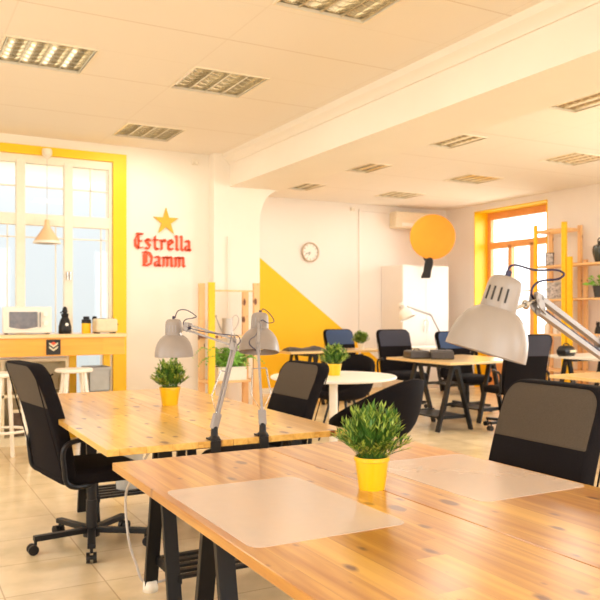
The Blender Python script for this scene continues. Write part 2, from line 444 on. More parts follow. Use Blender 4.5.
# ---- ceiling fixtures
def fixture(i, r, label):
    x0, x1, y0, y1 = r; cx, cy = (x0 + x1) / 2, (y0 + y1) / 2; a, b = (x1 - x0) / 2, (y1 - y0) / 2
    t = thing('ceiling_light', label, 'ceiling light', (cx, cy, H), 0, 'square louvred lights set in the ceiling')
    m = MB(); w = .012
    m.span((-a, -b, -.008), (a, -b + w, .012)).span((-a, b - w, -.008), (a, b, .012)).span((-a, -b + w, -.008), (-a + w, b - w, .012)).span((a - w, -b + w, -.008), (a, b - w, .012))
    m.build('frame', M_fframe, t)
    m = MB(); A, B = a - w, b - w
    m.span((-A, -B, .11), (A, B, .12)).span((-A, -B, .012), (-A + .004, B, .11)).span((A - .004, -B, .012), (A, B, .11))
    m.span((-A, -B, .012), (A, -B + .004, .11)).span((-A, B - .004, .012), (A, B, .11))
    m.build('housing', M_hous, t)
    m = MB()
    for k in range(5):   # long parabolic profiles, running away
        x = -A + .012 + (2 * A - .024) * k / 4
        m.prism([(x - .004, 0), (x + .004, 0), (x + .016, .05), (x - .016, .05)], lambda u, wv, tt: (u, tt, wv), -B + .004, B - .004)
    for k in range(4):
        xa = -A + .012 + (2 * A - .024) * k / 4 + .010; xb = xa + (2 * A - .024) / 4 - .020
        for j in range(7):
            y = -B + .03 + (2 * B - .06) * j / 6
            pts = [(xa + (xb - xa) * q / 6, .004 + .026 * (1 - math.sin(PI * q / 6)) * 0 + .018 * (2 * q / 6 - 1) ** 2) for q in range(7)]
            up = [(u, wv) for u, wv in pts] + [(u, .048) for u, wv in reversed(pts)]
            m.prism(up, lambda u, wv, tt: (u, tt + (.0), wv), y - .003, y + .003)
    m.build('louvre', M_louv, t)
    for k in range(4):
        x = -A + .012 + (2 * A - .024) * (k + .5) / 4
        MB().tube([(x, -B + .03, .082), (x, B - .03, .082)], .011, 10).build('lamp_tube', M_tube, t, smooth=True)
    return t
FL = ['louvred ceiling light at the left edge of the photo, above the counter window',
      'large louvred ceiling light cut by the top edge of the photo, left of the beam',
      'louvred ceiling light left of the beam, second nearest of that room to the window wall',
      'louvred ceiling light nearest the window wall, above the star sign',
      'louvred ceiling light at the right edge of the photo, beside the beam',
      'louvred ceiling light touching the beam edge, above the orange disc and to its right',
      'louvred ceiling light next to the beam, halfway to the far wall',
      'louvred ceiling light next to the beam, closest to the clock wall',
      'louvred ceiling light above the right wall shelves',
      'louvred ceiling light above the orange wooden window and disc',
      'louvred ceiling light closest to the air conditioner on the far wall']
for i, r in enumerate(FIX): fixture(i, r, FL[i])
LAMPW = [7] * len(FIX)
for i, (x0, x1, y0, y1) in enumerate(FIX):
    la = bpy.data.lights.new('tube_glow', 'AREA'); la.shape = 'RECTANGLE'; la.size = .52; la.size_y = .5
    la.energy = LAMPW[i]; la.color = (1, .93, .82)
    lo = bpy.data.objects.new('tube_glow', la); COL.objects.link(lo); lo.location = ((x0 + x1) / 2, (y0 + y1) / 2, H - .012)
    lo.hide_render = False

# sensors and vents
def sensor(loc, label):
    m = MB().box((0, 0, 0), (.07, .04, .06)).lathe([(.001, .0), (.02, .004), (.022, .012)], (0, -.02, -.01), (0, -1, 0), 12)
    o = m.build('motion_sensor', M_white2, bevel=.005); o.location = loc
    return tag(o, label, 'sensor', 'small motion sensors high on the walls')
sensor((3.07, 8.18, 3.0), 'small cream motion sensor high on the wall right of the yellow window surround')
sensor((6.8, 10.68, 3.0), 'small cream motion sensor on the far wall above and right of the clock')

# ---------------------------------------------------------------- wall sign in blackletter
def blackletter(ch):
    S = {
     'E': ([(.62, 1.42), (.25, 1.3), (.08, .9), (.1, .35), (.35, .08), (.7, .2)], [(.2, 1.45), (.72, 1.40)], [(.35, 1.3), (.36, .15)], [(.36, .78), (.62, .74)]),
     's': ([(.5, .82), (.28, .98), (.08, .80), (.45, .35), (.3, .06), (.05, .16)],),
     't': ([(.22, 1.25), (.22, .2), (.38, .04), (.52, .14)], [(.02, .92), (.48, .92)]),
     'r': ([(.05, .92), (.18, .85), (.18, .05)], [(.18, .75), (.4, .98), (.52, .82)]),
     'e': ([(.12, .2), (.12, .8), (.32, .98), (.5, .78), (.14, .46)], [(.12, .2), (.3, .04), (.5, .18)]),
     'l': ([(.12, 1.38), (.2, 1.3), (.2, .18), (.34, .04)],),
     'a': ([(.1, .85), (.3, .98), (.44, .85), (.44, .15), (.56, .05)], [(.42, .55), (.12, .42), (.12, .15), (.28, .04), (.44, .18)]),
     'm': ([(.04, .92), (.14, .85), (.14, .05)], [(.14, .82), (.34, .98), (.44, .85), (.44, .05)], [(.44, .82), (.64, .98), (.76, .85), (.76, .15), (.86, .05)]),
     'D': ([(.1, 1.3), (.3, 1.42), (.62, 1.25), (.78, .85), (.72, .3), (.4, .05), (.12, .12)], [(.18, 1.2), (.18, .15)], [(.36, 1.2), (.36, .3)]),
    }[ch]
    return S
ADV = {'E': .86, 's': .64, 't': .60, 'r': .62, 'e': .64, 'l': .42, 'a': .66, 'm': .96, 'D': .92}
sg = thing('wall_sign', 'gold star above red blackletter wall lettering beside the window', 'sign', (2.70, 8.2, 2.1))
def write(word, x0, x1, z0, zh):
    tot = sum(ADV[c] for c in word); sx = (x1 - x0) / tot; sz = zh / 1.45; x = x0
    nib = Vector((.085 * sx * 1.0, .075 * sz))
    for c in word:
        m = MB()
        for st in blackletter(c):
            for (a, b), (cc, d) in zip(st, st[1:]):
                p = Vector((x + a * sx, z0 + b * sz)); q = Vector((x + cc * sx, z0 + d * sz))
                ext = (q - p).normalized() * .003
                p = p - ext; q = q + ext
                nn = Vector((nib.x, nib.y))
                dd = (q - p).normalized()
                if abs(dd.x * nn.y - dd.y * nn.x) < .004: nn = Vector((nn.x, -nn.y * .6))
                m.prism([tuple(p - nn), tuple(p + nn), tuple(q + nn), tuple(q - nn)], lambda u, w, t: (u, t, w), -.018, 0)
        m.build('letter', M_red, sg)
        x += ADV[c] * sx
write('Estrella', -.335, .335, -.125, .175)
write('Damm', -.25, .265, -.31, .165)
st = []
for k in range(10):
    a = PI / 2 + k * PI / 5; r = .16 if k % 2 == 0 else .060
    st.append((.03 + r * math.cos(a) * .95, .195 + r * math.sin(a)))
MB().prism(st, lambda u, w, t: (u, t, w), -.02, 0).build('star', M_gold, sg)

# ---------------------------------------------------------------- desks
def add_top(t, x0, x1, y0, y1, m, z=.74, th=.028):
    mb = MB().span((-(x1 - x0) / 2, -(y1 - y0) / 2, -th), ((x1 - x0) / 2, (y1 - y0) / 2, 0))
    o = mb.build('desk_top', m, t, bevel=.003); o.location = ((x0 + x1) / 2, (y0 + y1) / 2, z)
def add_trestle(t, loc, rz, L=.70, Wd=.39, slats=True, h=.712):
    """ridge along local x; legs and shelf hang from the ridge"""
    tr = MB().span((-L / 2, -.022, h - .045), (L / 2, .022, h)).build('trestle', M_black, t, bevel=.003)
    tr.location = loc; tr.rotation_euler = (0, 0, rz)
    for sx in (-1, 1):
        for sy in (-1, 1):
            x = sx * (L / 2 - .03)
            MB().bar((x, sy * .025, h - .01), (x, sy * (Wd / 2 - .02), .004), .060, .026, (0, 1, 0)).build('leg', M_black, tr, bevel=.002)
    sh = MB(); zs = .15; yy = Wd / 2 - .055
    for sx in (-1, 1): sh.box((sx * (L / 2 - .055), 0, zs), (.02, 2 * yy + .04, .04))
    if slats:
        for k in range(5): sh.box((0, -yy + 2 * yy * k / 4, zs + .006), (L - .10, .032, .014))
    else: sh.box((0, 0, zs), (L - .10, 2 * yy, .016))
    sh.build('lower_shelf', M_black, tr, bevel=.002)
def desk(label, tops, trestles, m):
    t = thing('trestle_desk', label, 'desk', (0, 0, 0), 0, 'wooden and white desks on black trestles')
    for q in tops: add_top(t, *q, m)
    for q in trestles: add_trestle(t, *q[:2], **(q[2] if len(q) > 2 else {}))
    return t
desk('large knotty pine desk filling the foreground, with two frosted mats on it', [(.70, 1.312, .35, 2.70), (1.314, 1.92, .35, 2.70)], [((1.25, 2.28, 0), 0), ((1.25, .80, 0), 0)], M_top)
desk('pine desk left of centre with two lamps clamped to its near edge', [(.745, 1.283, 2.955, 5.15), (1.285, 1.855, 2.955, 5.15)], [((1.37, 3.20, 0), 0), ((1.40, 4.74, 0), 0)], M_top2)
desk('pale desk in the middle distance with two dark cases on its top', [(5.22, 6.40, 6.28, 7.45)], [((5.33, 6.66, 0), PI / 2, dict(Wd=.5, slats=False)), ((6.12, 6.95, 0), PI / 2, dict(Wd=.42, slats=False))], M_pale)
desk('pale desk behind the round table carrying a dark coat', [(4.72, 6.25, 8.95, 9.6)], [((5.08, 9.27, 0), PI / 2, dict(L=.6)), ((5.50, 9.27, 0), PI / 2, dict(L=.6))], M_pale)
desk('pale wooden desk cut by the right edge of the photo', [(5.0, 5.8, 2.9, 4.70)], [((5.4, 3.78, 0), 0), ((5.4, 3.15, 0), 0)], M_pale)
desk('white desk in front of the white wardrobe', [(6.95, 8.2, 9.0, 9.7)], [((7.66, 9.35, 0), PI / 2, dict(L=.6)), ((8.03, 9.35, 0), PI / 2, dict(L=.6))], M_white)
desk('white desk near the right wall shelves, a black bag on it', [(7.2, 8.1, 5.2, 6.95)], [((7.65, 6.6, 0), 0), ((7.65, 5.5, 0), 0)], M_white)
# white foot cup and cable at the lamp end trestle
o = MB().lathe([(.030, 0), (.034, .004), (.03, .05), (.022, .05), (.022, .03)], (0, 0, 0), n=20, cap=False).build('foot_cup', M_white2, smooth=True, solid=.003)
o.location = (1.05, 3.372, 0); tag(o, 'white cup under a black trestle foot, on the tiles at the left', 'foot cup')
c = [(.93, 3.02, .70), (.93, 3.16, .60), (.95, 3.42, .45), (.965, 3.44, .25), (1.0, 3.44, .12), (1.06, 3.44, .012), (1.3, 3.52, .008), (1.5, 3.6, .008)]
def smooth_path(c, n=6):
    pts = [Vector(p) for p in c]; out = []
    for i in range(len(pts) - 1):
        p0 = pts[max(i - 1, 0)]; p1 = pts[i]; p2 = pts[i + 1]; p3 = pts[min(i + 2, len(pts) - 1)]
        for k in range(n):
            t = k / n
            out.append(.5 * ((2 * p1) + (p2 - p0) * t + (2 * p0 - 5 * p1 + 4 * p2 - p3) * t * t + (3 * p1 - p0 - 3 * p2 + p3) * t ** 3))
    out.append(pts[-1]); return out
tag(MB().tube(smooth_path(c), .006, 8).build('power_cable', M_greycord, smooth=True), 'grey cable hanging down beside a black trestle leg', 'cable')

# frosted mats
def mat_sheet(x0, x1, y0, y1, label):
    r = .035; pts = []
    for cx, cy, a0 in ((x1 - r, y1 - r, 0), (x0 + r, y1 - r, 90), (x0 + r, y0 + r, 180), (x1 - r, y0 + r, 270)):
        for k in range(7):
            a = R(a0 + 15 * k); pts.append((cx + r * math.cos(a), cy + r * math.sin(a)))
    o = MB().prism(pts, lambda u, w, t: (u, w, t), .7401, .7415).build('desk_mat', M_glassy)
    tag(o, label, 'desk mat', 'frosted desk mats')
mat_sheet(.725, 1.165, 1.56, 2.19, 'frosted translucent desk mat on the left half of the foreground desk')
mat_sheet(1.475, 1.905, 1.63, 2.24, 'frosted translucent desk mat on the right half of the foreground desk by the chair')

# ---------------------------------------------------------------- swivel chairs
def rrect(w, z0, z1, rt, rb, n=7):
    """rounded rectangle in (y,z): top radius rt, bottom radius rb"""
    pts = []
    for cy, cz, a0, r in ((w / 2 - rt, z1 - rt, 0, rt), (-w / 2 + rt, z1 - rt, 90, rt), (-w / 2 + rb, z0 + rb, 180, rb), (w / 2 - rb, z0 + rb, 270, rb)):
        for k in range(n):
            a = R(a0 + 90 * k / (n - 1)); pts.append((cy + r * math.cos(a), cz + r * math.sin(a)))
    return pts
def lean(z): # back of the chair: x of the middle of the backrest at height z
    t = (z - .40) / .62
    return -.205 - .04 * t - .125 * t * t
def slab(w, z0, z1, rt, rb, th, e=.02, ez=.016):
    """cushion-like slab: horizontal sections stacked along the lean, rounded corners and edges"""
    n = 30; zs = []
    for k in range(9): zs.append(z0 + rb * (1 - math.cos(k / 8 * PI / 2)))
    for k in range(1, n): zs.append(z0 + rb + (z1 - rt - z0 - rb) * k / n)
    for k in range(13): zs.append(z1 - rt + rt * math.sin(k / 12 * PI / 2))
    mb = MB(); rings = []
    for z in zs:
        hw = w / 2
        if z > z1 - rt: hw = w / 2 - rt + math.sqrt(max(0, rt * rt - (z - z1 + rt) ** 2))
        if z < z0 + rb: hw = w / 2 - rb + math.sqrt(max(0, rb * rb - (z0 + rb - z) ** 2))
        d = min(z - z0, z1 - z); h = th / 2
        if d < ez: h = th / 2 * (.72 + .28 * math.sqrt(max(0, 1 - ((ez - d) / ez) ** 2)))
        rx, ry = h * .55, e; ring = []
        for cx, cy, a0 in ((h - rx, hw - ry, 0), (-h + rx, hw - ry, 90), (-h + rx, -hw + ry, 180), (h - rx, -hw + ry, 270)):
            for q in range(5):
                a = R(a0 + 22.5 * q); ring.append((lean(max(z, .4)) + cx + rx * math.cos(a), cy + ry * math.sin(a), z))
        rings.append(ring)
    mb.rings(rings)
    return mb
def office_chair(loc, rz, label, panelmat=None):
    t = thing('swivel_chair', label, 'chair', loc, rz, 'black swivel office chairs')
    pm = panelmat or M_brown
    slab(.49, .40, 1.02, .075, .05, .075, .013).build('backrest', M_bfab, t, smooth=True)
    # upper panel: front and back cloth, set a little proud of the black frame
    slab(.481, .790, 1.0145, .072, .004, .0782, .010, .008).build('back_panel', pm, t, smooth=True, label='lighter cloth upper panel')
    # piping round the edge of both faces
    m = MB()
    for s in (-1, 1):
        pts = [(lean(z) + s * .038, y, z) for y, z in rrect(.476, .43, 1.012, .072, .04)]
        m.tube(pts + [pts[0]], .0035, 6, cap=False)
    m.build('piping', M_bfab, t)
    # seat
    rings = []
    out = []
    hw, x0, x1, r = .24, -.235, .25, .07
    for cx, cy, a0 in ((x1 - r, hw - r, 0), (x0 + r, hw - r, 90), (x0 + r, -hw + r, 180), (x1 - r, -hw + r, 270)):
        for k in range(7):
            a = R(a0 + 15 * k); out.append((cx + r * math.cos(a), cy + r * math.sin(a)))
    for z, s in ((.385, .05), (.39, .015), (.41, 0), (.445, 0), (.462, .02), (.468, .07)):
        ring = []
        for x, y in out:
            d = Vector((x, y)); L = d.length; d = d * ((L - s) / L)
            ring.append((d.x, d.y, z - (.02 * max(0, d.x / .25) ** 2)))
        rings.append(ring)
    MB().rings(rings).build('seat', M_bfab, t, smooth=True)
    for s in (-1, 1):
        pts = [(-.08, s * .20, .378), (-.18, s * .262, .388), (-.235, s * .275, .42), (-.25, s * .28, .50), (-.255, s * .28, .57), (-.235, s * .28, .612), (-.18, s * .28, .628), (-.09, s * .28, .634)]
        p = smooth_path(pts, 5)
        MB().tube(p, .014, 8, rs=[.013 + (.006 if q.z > .63 else 0) for q in p]).build('armrest', M_plast, t, smooth=True)
    MB().lathe([(.045, .375), (.05, .35), (.026, .345), (.026, .25), (.030, .25), (.030, .08), (.045, .075), (.045, .05)], cap=True, n=20).span((-.10, -.08, .355), (.12, .08, .385)).build('gas_lift', M_plast, t, smooth=True)
    for k in range(5):
        a = 2 * PI * k / 5 - 1.94; c, s = math.cos(a), math.sin(a)
        lg = MB().bar((c * .03, s * .03, .085), (c * .31, s * .31, .082), .042, .028).build('base_leg', M_black, t, bevel=.004)
        w = MB().tube([(c * .30, s * .30, .07), (c * .30, s * .30, .045)], .008)
        cc = Vector((c * .315, s * .315, .027)); ax = Vector((-s, c, 0))
        w.tube([cc - ax * .026, cc - ax * .008], .027, 16).tube([cc + ax * .008, cc + ax * .026], .027, 16).tube([cc - ax * .026, cc + ax * .026], .012, 10)
        w.build('castor', M_plast, lg, smooth=True)
    return t
ch = office_chair((.975, 4.20, 0), R(8), 'black swivel chair pulled up to the left side of the left-of-centre desk')
c2 = dup(ch, (1.925, 4.17, 0), R(181), 'black swivel chair with grey-brown panel between the lamp desk and round table')
c2.scale = (1, .98, .955)
for o in list(COL.objects):      # this one is tipped further back
    if o.parent == c2 and o.name.split('.')[0] in ('backrest', 'back_panel', 'piping'):
        q = Matrix.Translation((-.2, 0, .42)) @ Matrix.Rotation(R(-3), 4, 'Y') @ Matrix.Translation((.2, 0, -.42))
        o.matrix_local = q
c3 = dup(ch, (1.935, 2.115, 0), R(179), 'large black swivel chair with grey-brown panel at the right side of the foreground desk')
c3.scale = (1, 1, .985)
sw = {'back_panel': M_slate}; sw2 = {'back_panel': M_char}
dup(ch, (5.97, 9.45, .0), R(-90), 'black swivel chair with slate blue panel behind the coat desk, at the yellow triangle', sw)
dup(ch, (6.05, 8.20, .02), R(-97), 'black swivel chair just left of the dark cases, in front of the wardrobe', sw2)
dup(ch, (6.62, 7.62, 0), R(-92), 'black swivel chair with blue panel peeking out left of the big lamp shade', sw)
dup(ch, (5.86, 6.02, .03), R(75), 'tall black swivel chair with violet-grey panel just right of the big lamp shade', sw2)
dup(ch, (5.72, 4.45, 0), R(180), 'black swivel chair at the right photo edge with its armrest under the desk', sw2)

# ---------------------------------------------------------------- tub chairs and round table
def tub_chair(loc, rz, label):
    """shell open towards local -x ... front is +x"""
    t = thing('tub_chair', label, 'chair', loc, rz, 'black shell armchairs at the round table')
    rings = []; na = 28; prof = 9
    m = MB(); k0 = 0
    # shell surface: seat bowl rising into a rim that is low in front and high at the back
    grid = []
    for i in range(prof):
        f = i / (prof - 1); row = []
        for j in range(na):
            a = 2 * PI * j / na
            back = (1 - math.cos(a)) / 2           # 0 front, 1 back
            rim = .50 + .34 * back ** 1.0
            rx = .06 + .22 * math.sin(min(1, f * 1.1) * PI / 2)
            z = .42 + (rim - .42) * f ** 2.6
            ry = rx * 1.08
            row.append(Vector((rx * math.cos(a) - .06 * back * f ** 2, ry * math.sin(a), z)))
        grid.append(row)
    m.rings(grid, close=False); k = len(m.v); m.f.append(tuple(range(na))[::-1])
    m.build('shell', M_bfab, t, smooth=True, solid=.035)
    MB().lathe([(.0, .46), (.16, .465), (.2, .455), (.2, .44), (.0, .43)], (.03, 0, 0)).build('cushion', M_bfab, t, smooth=True)
    for q in range(4):
        a = PI / 4 + q * PI / 2
        MB().tube([(.12 * math.cos(a), .12 * math.sin(a), .405), (.24 * math.cos(a), .24 * math.sin(a), 0)], .013, 10, rs=[.014, .009]).build('leg', M_black, t)
    return t
tub_chair((2.90, 4.30, 0), R(112), 'black rounded shell armchair behind the foreground plant')
tub_chair((3.98, 6.45, 0), R(-150), 'black shell armchair on the far side of the round white table')

rt = thing('round_table', 'round white table with a pedestal leg, a yellow-potted plant on it', 'table', (3.31, 5.50, 0))
MB().lathe([(.001, .715), (.52, .715), (.535, .722), (.535, .735), (.53, .74), (.001, .74)], n=64).build('tabletop', M_white, rt, smooth=True)
MB().lathe([(.001, .715), (.09, .715), (.09, .705), (.036, .70), (.036, .03), (.001, .03)], n=24).build('pedestal', M_white, rt, smooth=True)
MB().lathe([(.001, 0), (.25, 0), (.25, .012), (.05, .03), (.001, .03)], n=40).build('foot_plate', M_white, rt, smooth=True)

# ---------------------------------------------------------------- plants
def pot(t, rb, rtop, h, m):
    MB().lathe([(.001, 0), (rb, 0), (rb + (rtop - rb) * .86, h * .86), (rtop + .002, h * .88), (rtop + .002, h), (rtop - .003, h), (rtop - .005, h * .8), (rb - .004, .006), (.001, .006)], n=40).build('pot', m, t, smooth=True)
    MB().lathe([(.001, h * .9), (rtop - .004, h * .88), (rtop - .004, h * .80), (.001, h * .8)], n=24).build('soil', M_soil, t)
def leafquad(m, p, d, L, w, up, curl=.2):
    d = d.normalized(); s = d.cross(up)
    if s.length < .01: s = Vector((1, 0, 0))
    s.normalize(); nrm = s.cross(d).normalized()
    a = p; b = p + d * L * .45 + nrm * L * curl * .12; c = p + d * L - nrm * L * curl * .15
    m.quad(a, b + s * w, c, b - s * w)
def grass_plant(loc, label, ph=.10, rb=.040, rtop=.053, hh=.148, spread=.108, ns=170, lw=.0036, nl=12, potm=None, grp='small artificial plants in pots', seed=1, rz=0):
    rnd = random.Random(seed)
    t = thing('potted_plant', label, 'plant', loc, rz, grp)
    pot(t, rb, rtop, ph, potm or M_pot)
    m = MB(); m2 = MB(); stem = MB()
    for i in range(ns):
        az = rnd.uniform(0, 2 * PI); q = rnd.random() ** .6
        r0 = rtop * .75 * rnd.random() ** .5
        out = spread * q; top = hh * (1 - .62 * q ** 2.2) * rnd.uniform(.75, 1.05)
        if q > .8: top *= rnd.uniform(.55, 1)
        p0 = Vector((r0 * math.cos(az), r0 * math.sin(az), ph * .88))
        p2 = Vector((math.cos(az) * (r0 * .3 + out), math.sin(az) * (r0 * .3 + out), ph + top))
        p1 = (p0 + p2) / 2 + Vector((-math.cos(az) * out * .12, -math.sin(az) * out * .12, top * .16))
        pts = [p0.lerp(p1, s / 5).lerp(p1.lerp(p2, s / 5), s / 5) for s in range(6)]
        stem.tube(pts, .0009, 3, cap=False)
        for k in range(nl):
            f = .3 + .7 * k / (nl - 1); x = f * 5; a = int(min(4, x)); p = pts[a].lerp(pts[a + 1], x - a)
            td = (pts[a + 1] - pts[a]).normalized(); az2 = rnd.uniform(0, 2 * PI)
            d = td * 1.0 + Vector((math.cos(az2), math.sin(az2), rnd.uniform(-.1, .5))) * .62
            leafquad(m2 if (f > .72 and rnd.random() < .55) or q > .85 and rnd.random() < .4 else m, p, d, rnd.uniform(.023, .038) * (hh / .165), lw * (hh / .16), Vector((rnd.uniform(-.4, .4), rnd.uniform(-.4, .4), 1)))
    stem.build('stems', M_leaf, t); nsp = len(m.f); k = len(m.v); m.v += m2.v; m.f += [tuple(q + k for q in f) for f in m2.f]; m.build('foliage', M_leaf, t, m2=M_leafl, split=nsp)
    return t
grass_plant((1.295, 1.925, .74), 'bushy green plant in a yellow pot at the middle of the foreground desk', seed=3)
grass_plant((1.43, 4.22, .74), 'green plant in a yellow pot under the left clamped lamp shade', ns=110, nl=11, seed=5, ph=.105, rtop=.06, rb=.046, hh=.15, spread=.10, lw=.006)
grass_plant((3.33, 5.52, .74), 'green plant in a yellow pot on the round white table', ns=110, nl=11, seed=8, ph=.10, rtop=.062, rb=.05, hh=.16, spread=.12, lw=.007)
grass_plant((5.95, 9.12, .74), 'small green plant in a white pot on the coat desk', ns=90, nl=11, seed=11, ph=.09, rtop=.05, rb=.04, hh=.17, spread=.12, lw=.008, potm=M_white2)

# ---------------------------------------------------------------- clamp lamps
def arc_lamp(base, elbow, head, top, rim, label, sides=1, zt=.74, dirx=(1, 0, 0), stub=False, cable=None, M=None, off=.019, slots=None, crot=0, aw=.008, m_shade=None, sprs=(-1, 1)):
    """base: where the clamp sits; elbow, head: joints; top, rim: ends of the shade's axis (world points)"""
    base, elbow, head, top, rim = map(Vector, (base, elbow, head, top, rim))
    t = thing('clamp_lamp', label, 'desk lamp', base, 0, 'jointed grey desk lamps clamped to desks')
    e, h, tp, rm = elbow - base, head - base, top - base, rim - base
    m = MB().lathe([(.024, 0), (.024, .012), (.016, .02), (.014, .055), (.009, .06)], n=18, cap=True)
    m.span((-.022, -.018, .0005), (.022, .045, .008))
    m.span((-.022, -.018, -.07), (.022, -.010, .0))
    m.span((-.022, -.018, -.07), (.022, .03, -.062)).tube([(0, .01, -.10), (0, .01, -.03)], .005).tube([(-.015, .01, -.10), (.015, .01, -.10)], .004)
    o_ = m.build('clamp', M_plast, t, bevel=.002); o_.rotation_euler = (0, 0, crot)
    s0 = Vector((0, 0, .06)); up = (e - s0).normalized()
    # the plane the arm folds in
    side = (h - e).cross(e - s0)
    side = side.normalized() if side.length > 1e-4 else Vector((0, 1, 0))
    inpl = side.cross(up).normalized()
    m = MB()
    for k in (-1, 1): m.bar(s0 + up * .03 + inpl * k * .008, e + inpl * k * .009, .008, .011, side)
    m.build('lower_arm', M_lampm, t, bevel=.001)
    m = MB(); m.bar(s0 - up * .01, s0 + up * .055, .02, .035, side); m.build('lower_joint', M_lampm, t, bevel=.003)
    vd = (Vector((0, 0, EYE)) - base).normalized(); wv = up.cross(vd).normalized()
    if wv.dot(Vector((CS, -SN, 0))) < 0: wv = -wv
    m = MB(); br_ = MB(); ref = s0 + up * .235
    for k in sprs:
        q1 = ref + wv * k * .030; q0 = q1 - up * .115 + wv * k * .012
        L = q0 - q1; xx, yy, _ = frame_of(L); pts = []
        for a in range(0, 181): pts.append(q1 + L * (a / 180) + (xx * math.cos(a * PI / 3) + yy * math.sin(a * PI / 3)) * .0035)
        MB().tube(pts, .0014, 4).tube([q0, s0 + up * .045], .0016, 5).build('spring', M_chrome, t)
        br_.tube([ref, q1], .0025, 6)
    br_.build('spring_bracket', M_lampm, t)
    d = (h - e).normalized(); in2 = side.cross(d).normalized()
    # elbow plate: a triangle on both sides
    for_k = MB()
    for k in (-1, 1):
        c0 = e + side * k * .008
        tri = [c0 - up * .03 - inpl * .022, c0 - up * .03 + inpl * .022, c0 + up * .018 + d * .03 + in2 * .02, c0 + up * .02 - inpl * .014]
        for_k.rings([[q - side * .0012 for q in tri], [q + side * .0012 for q in tri]])
    for_k.build('elbow_plate', M_lampm, t)
    m = MB()
    for k in (-1, 1): m.bar(e + in2 * k * off * .7, h + in2 * k * off * .7, aw, .010, side)
    m.build('upper_arm', M_lampm, t, bevel=.001)
    ax = (rm - tp).normalized(); Ln = (rm - tp).length; sc = Ln / .157
    # head plate and ball joint to the socket
    js = tp + ax * .062 * sc
    out = (h - js); out = out - ax * out.dot(ax); out.normalize()
    sock_side = js + out * .034 * sc
    m = MB()
    for k in (-1, 1):
        c0 = h + side * k * .008
        tri = [c0 + in2 * .024 + d * .006, c0 - in2 * .022 - d * .012 , c0 - in2 * .02 + d * .02 + (sock_side - h).normalized() * .022, c0 + in2 * .012 + d * .016]
        tri = [c0 - d * .020 - in2 * .022, c0 - d * .020 + in2 * .022, c0 + d * .012 + in2 * .020, c0 + d * .022, c0 + d * .012 - in2 * .016]
        m.rings([[q - side * .0015 for q in tri], [q + side * .0015 for q in tri]])
        for q in (c0 - d * .014 - in2 * .013, c0 - d * .014 + in2 * .013, c0 + d * .012): m.tube([q - side * .003, q + side * .003], .004, 10)
    m.build('head_plate', M_lampm, t)
    m = MB().tube([h + d * .012, sock_side], .004, 8).tube([sock_side - out * .006, sock_side + out * .006], .009, 12)
    m.lathe([(.006, -.004), (.011, 0), (.006, .004)], h + d * .012 + (sock_side - h - d * .012) * .35, sock_side - h, 10)
    m.build('swivel_joint', M_chrome, t, smooth=True)
    # socket
    pr = [(.001, 0), (.018, 0), (.027, .003), (.032, .010), (.034, .020), (.036, .074), (.036, .078)]
    so = MB().lathe([(r * sc, hh * sc) for r, hh in pr], tp, ax, 36).build('lamp_socket', m_shade or M_lamp, t, smooth=True)
    # vent slots round the socket
    x_, y_, _ = frame_of(ax)
    tc_ = Vector((0, 0, EYE)) - (base + tp); tc_ = (tc_ - ax * tc_.dot(ax)).normalized(); lf = ax.cross(tc_)
    if lf.dot(Vector((CS, -SN, 0))) > 0: lf = -lf
    for g in (0, PI):
        for q in (-.25, .12, .5, .9):
            rd = tc_ * math.cos(q + g) + lf * math.sin(q + g)
            MB().bar(tp + ax * .026 * sc + rd * .0345 * sc, tp + ax * .054 * sc + rd * .0358 * sc, .0036 * sc, .0022, rd).build('vent_slot', M_dark if aw > .01 else M_lampm, so)
    pr = [(.035, .066), (.045, .0715), (.0575, .083), (.068, .099), (.075, .118), (.079, .138), (.0805, .157), (.079, .158), (.077, .138), (.073, .118), (.066, .099), (.056, .084), (.043, .074), (.02, .072)]
    MB().lathe([(r * sc, hh * sc) for r, hh in pr], tp, ax, 56).build('lamp_shade', m_shade or M_lamp, t, smooth=True)
    MB().lathe([(.012 * sc, .074 * sc), (.014 * sc, .085 * sc), (.028 * sc, .11 * sc), (.030 * sc, .125 * sc), (.02 * sc, .145 * sc), (.001, .15 * sc)], tp, ax, 24).build('bulb', M_lampin, t, smooth=True)
    m = MB().lathe([(.006, .002), (.006, -.012), (.003, -.014)], tp, ax, 12, cap=True)
    if cable:
        m.tube(smooth_path([q - base for q in map(Vector, cable)], 8), .0023, 8)
    m.build('cable', M_cord, t, smooth=True)
    return t
# big lamp in the foreground, clamped to the right edge of the front desk
Dn = 1.52
arc_lamp((1.909, 1.36, .74), P(603, 352, 1.90), P(537, 303, 1.60), P(507.5, 277, Dn), P(485, 353, Dn),
         'large grey jointed lamp reaching in from the right over the foreground desk', off=.026, crot=R(90), aw=.015,
         cable=[P(507.5, 276, Dn), P(509, 268, Dn), P(516, 265, Dn), P(535, 270, 1.55), P(556, 270, 1.6), P(564, 274, 1.6), P(558, 279, 1.6), P(541, 281, 1.6), P(533, 287, 1.6), P(532, 296, 1.6), P(540, 306, 1.63), P(560, 322, 1.7), P(601, 352, 1.9)])
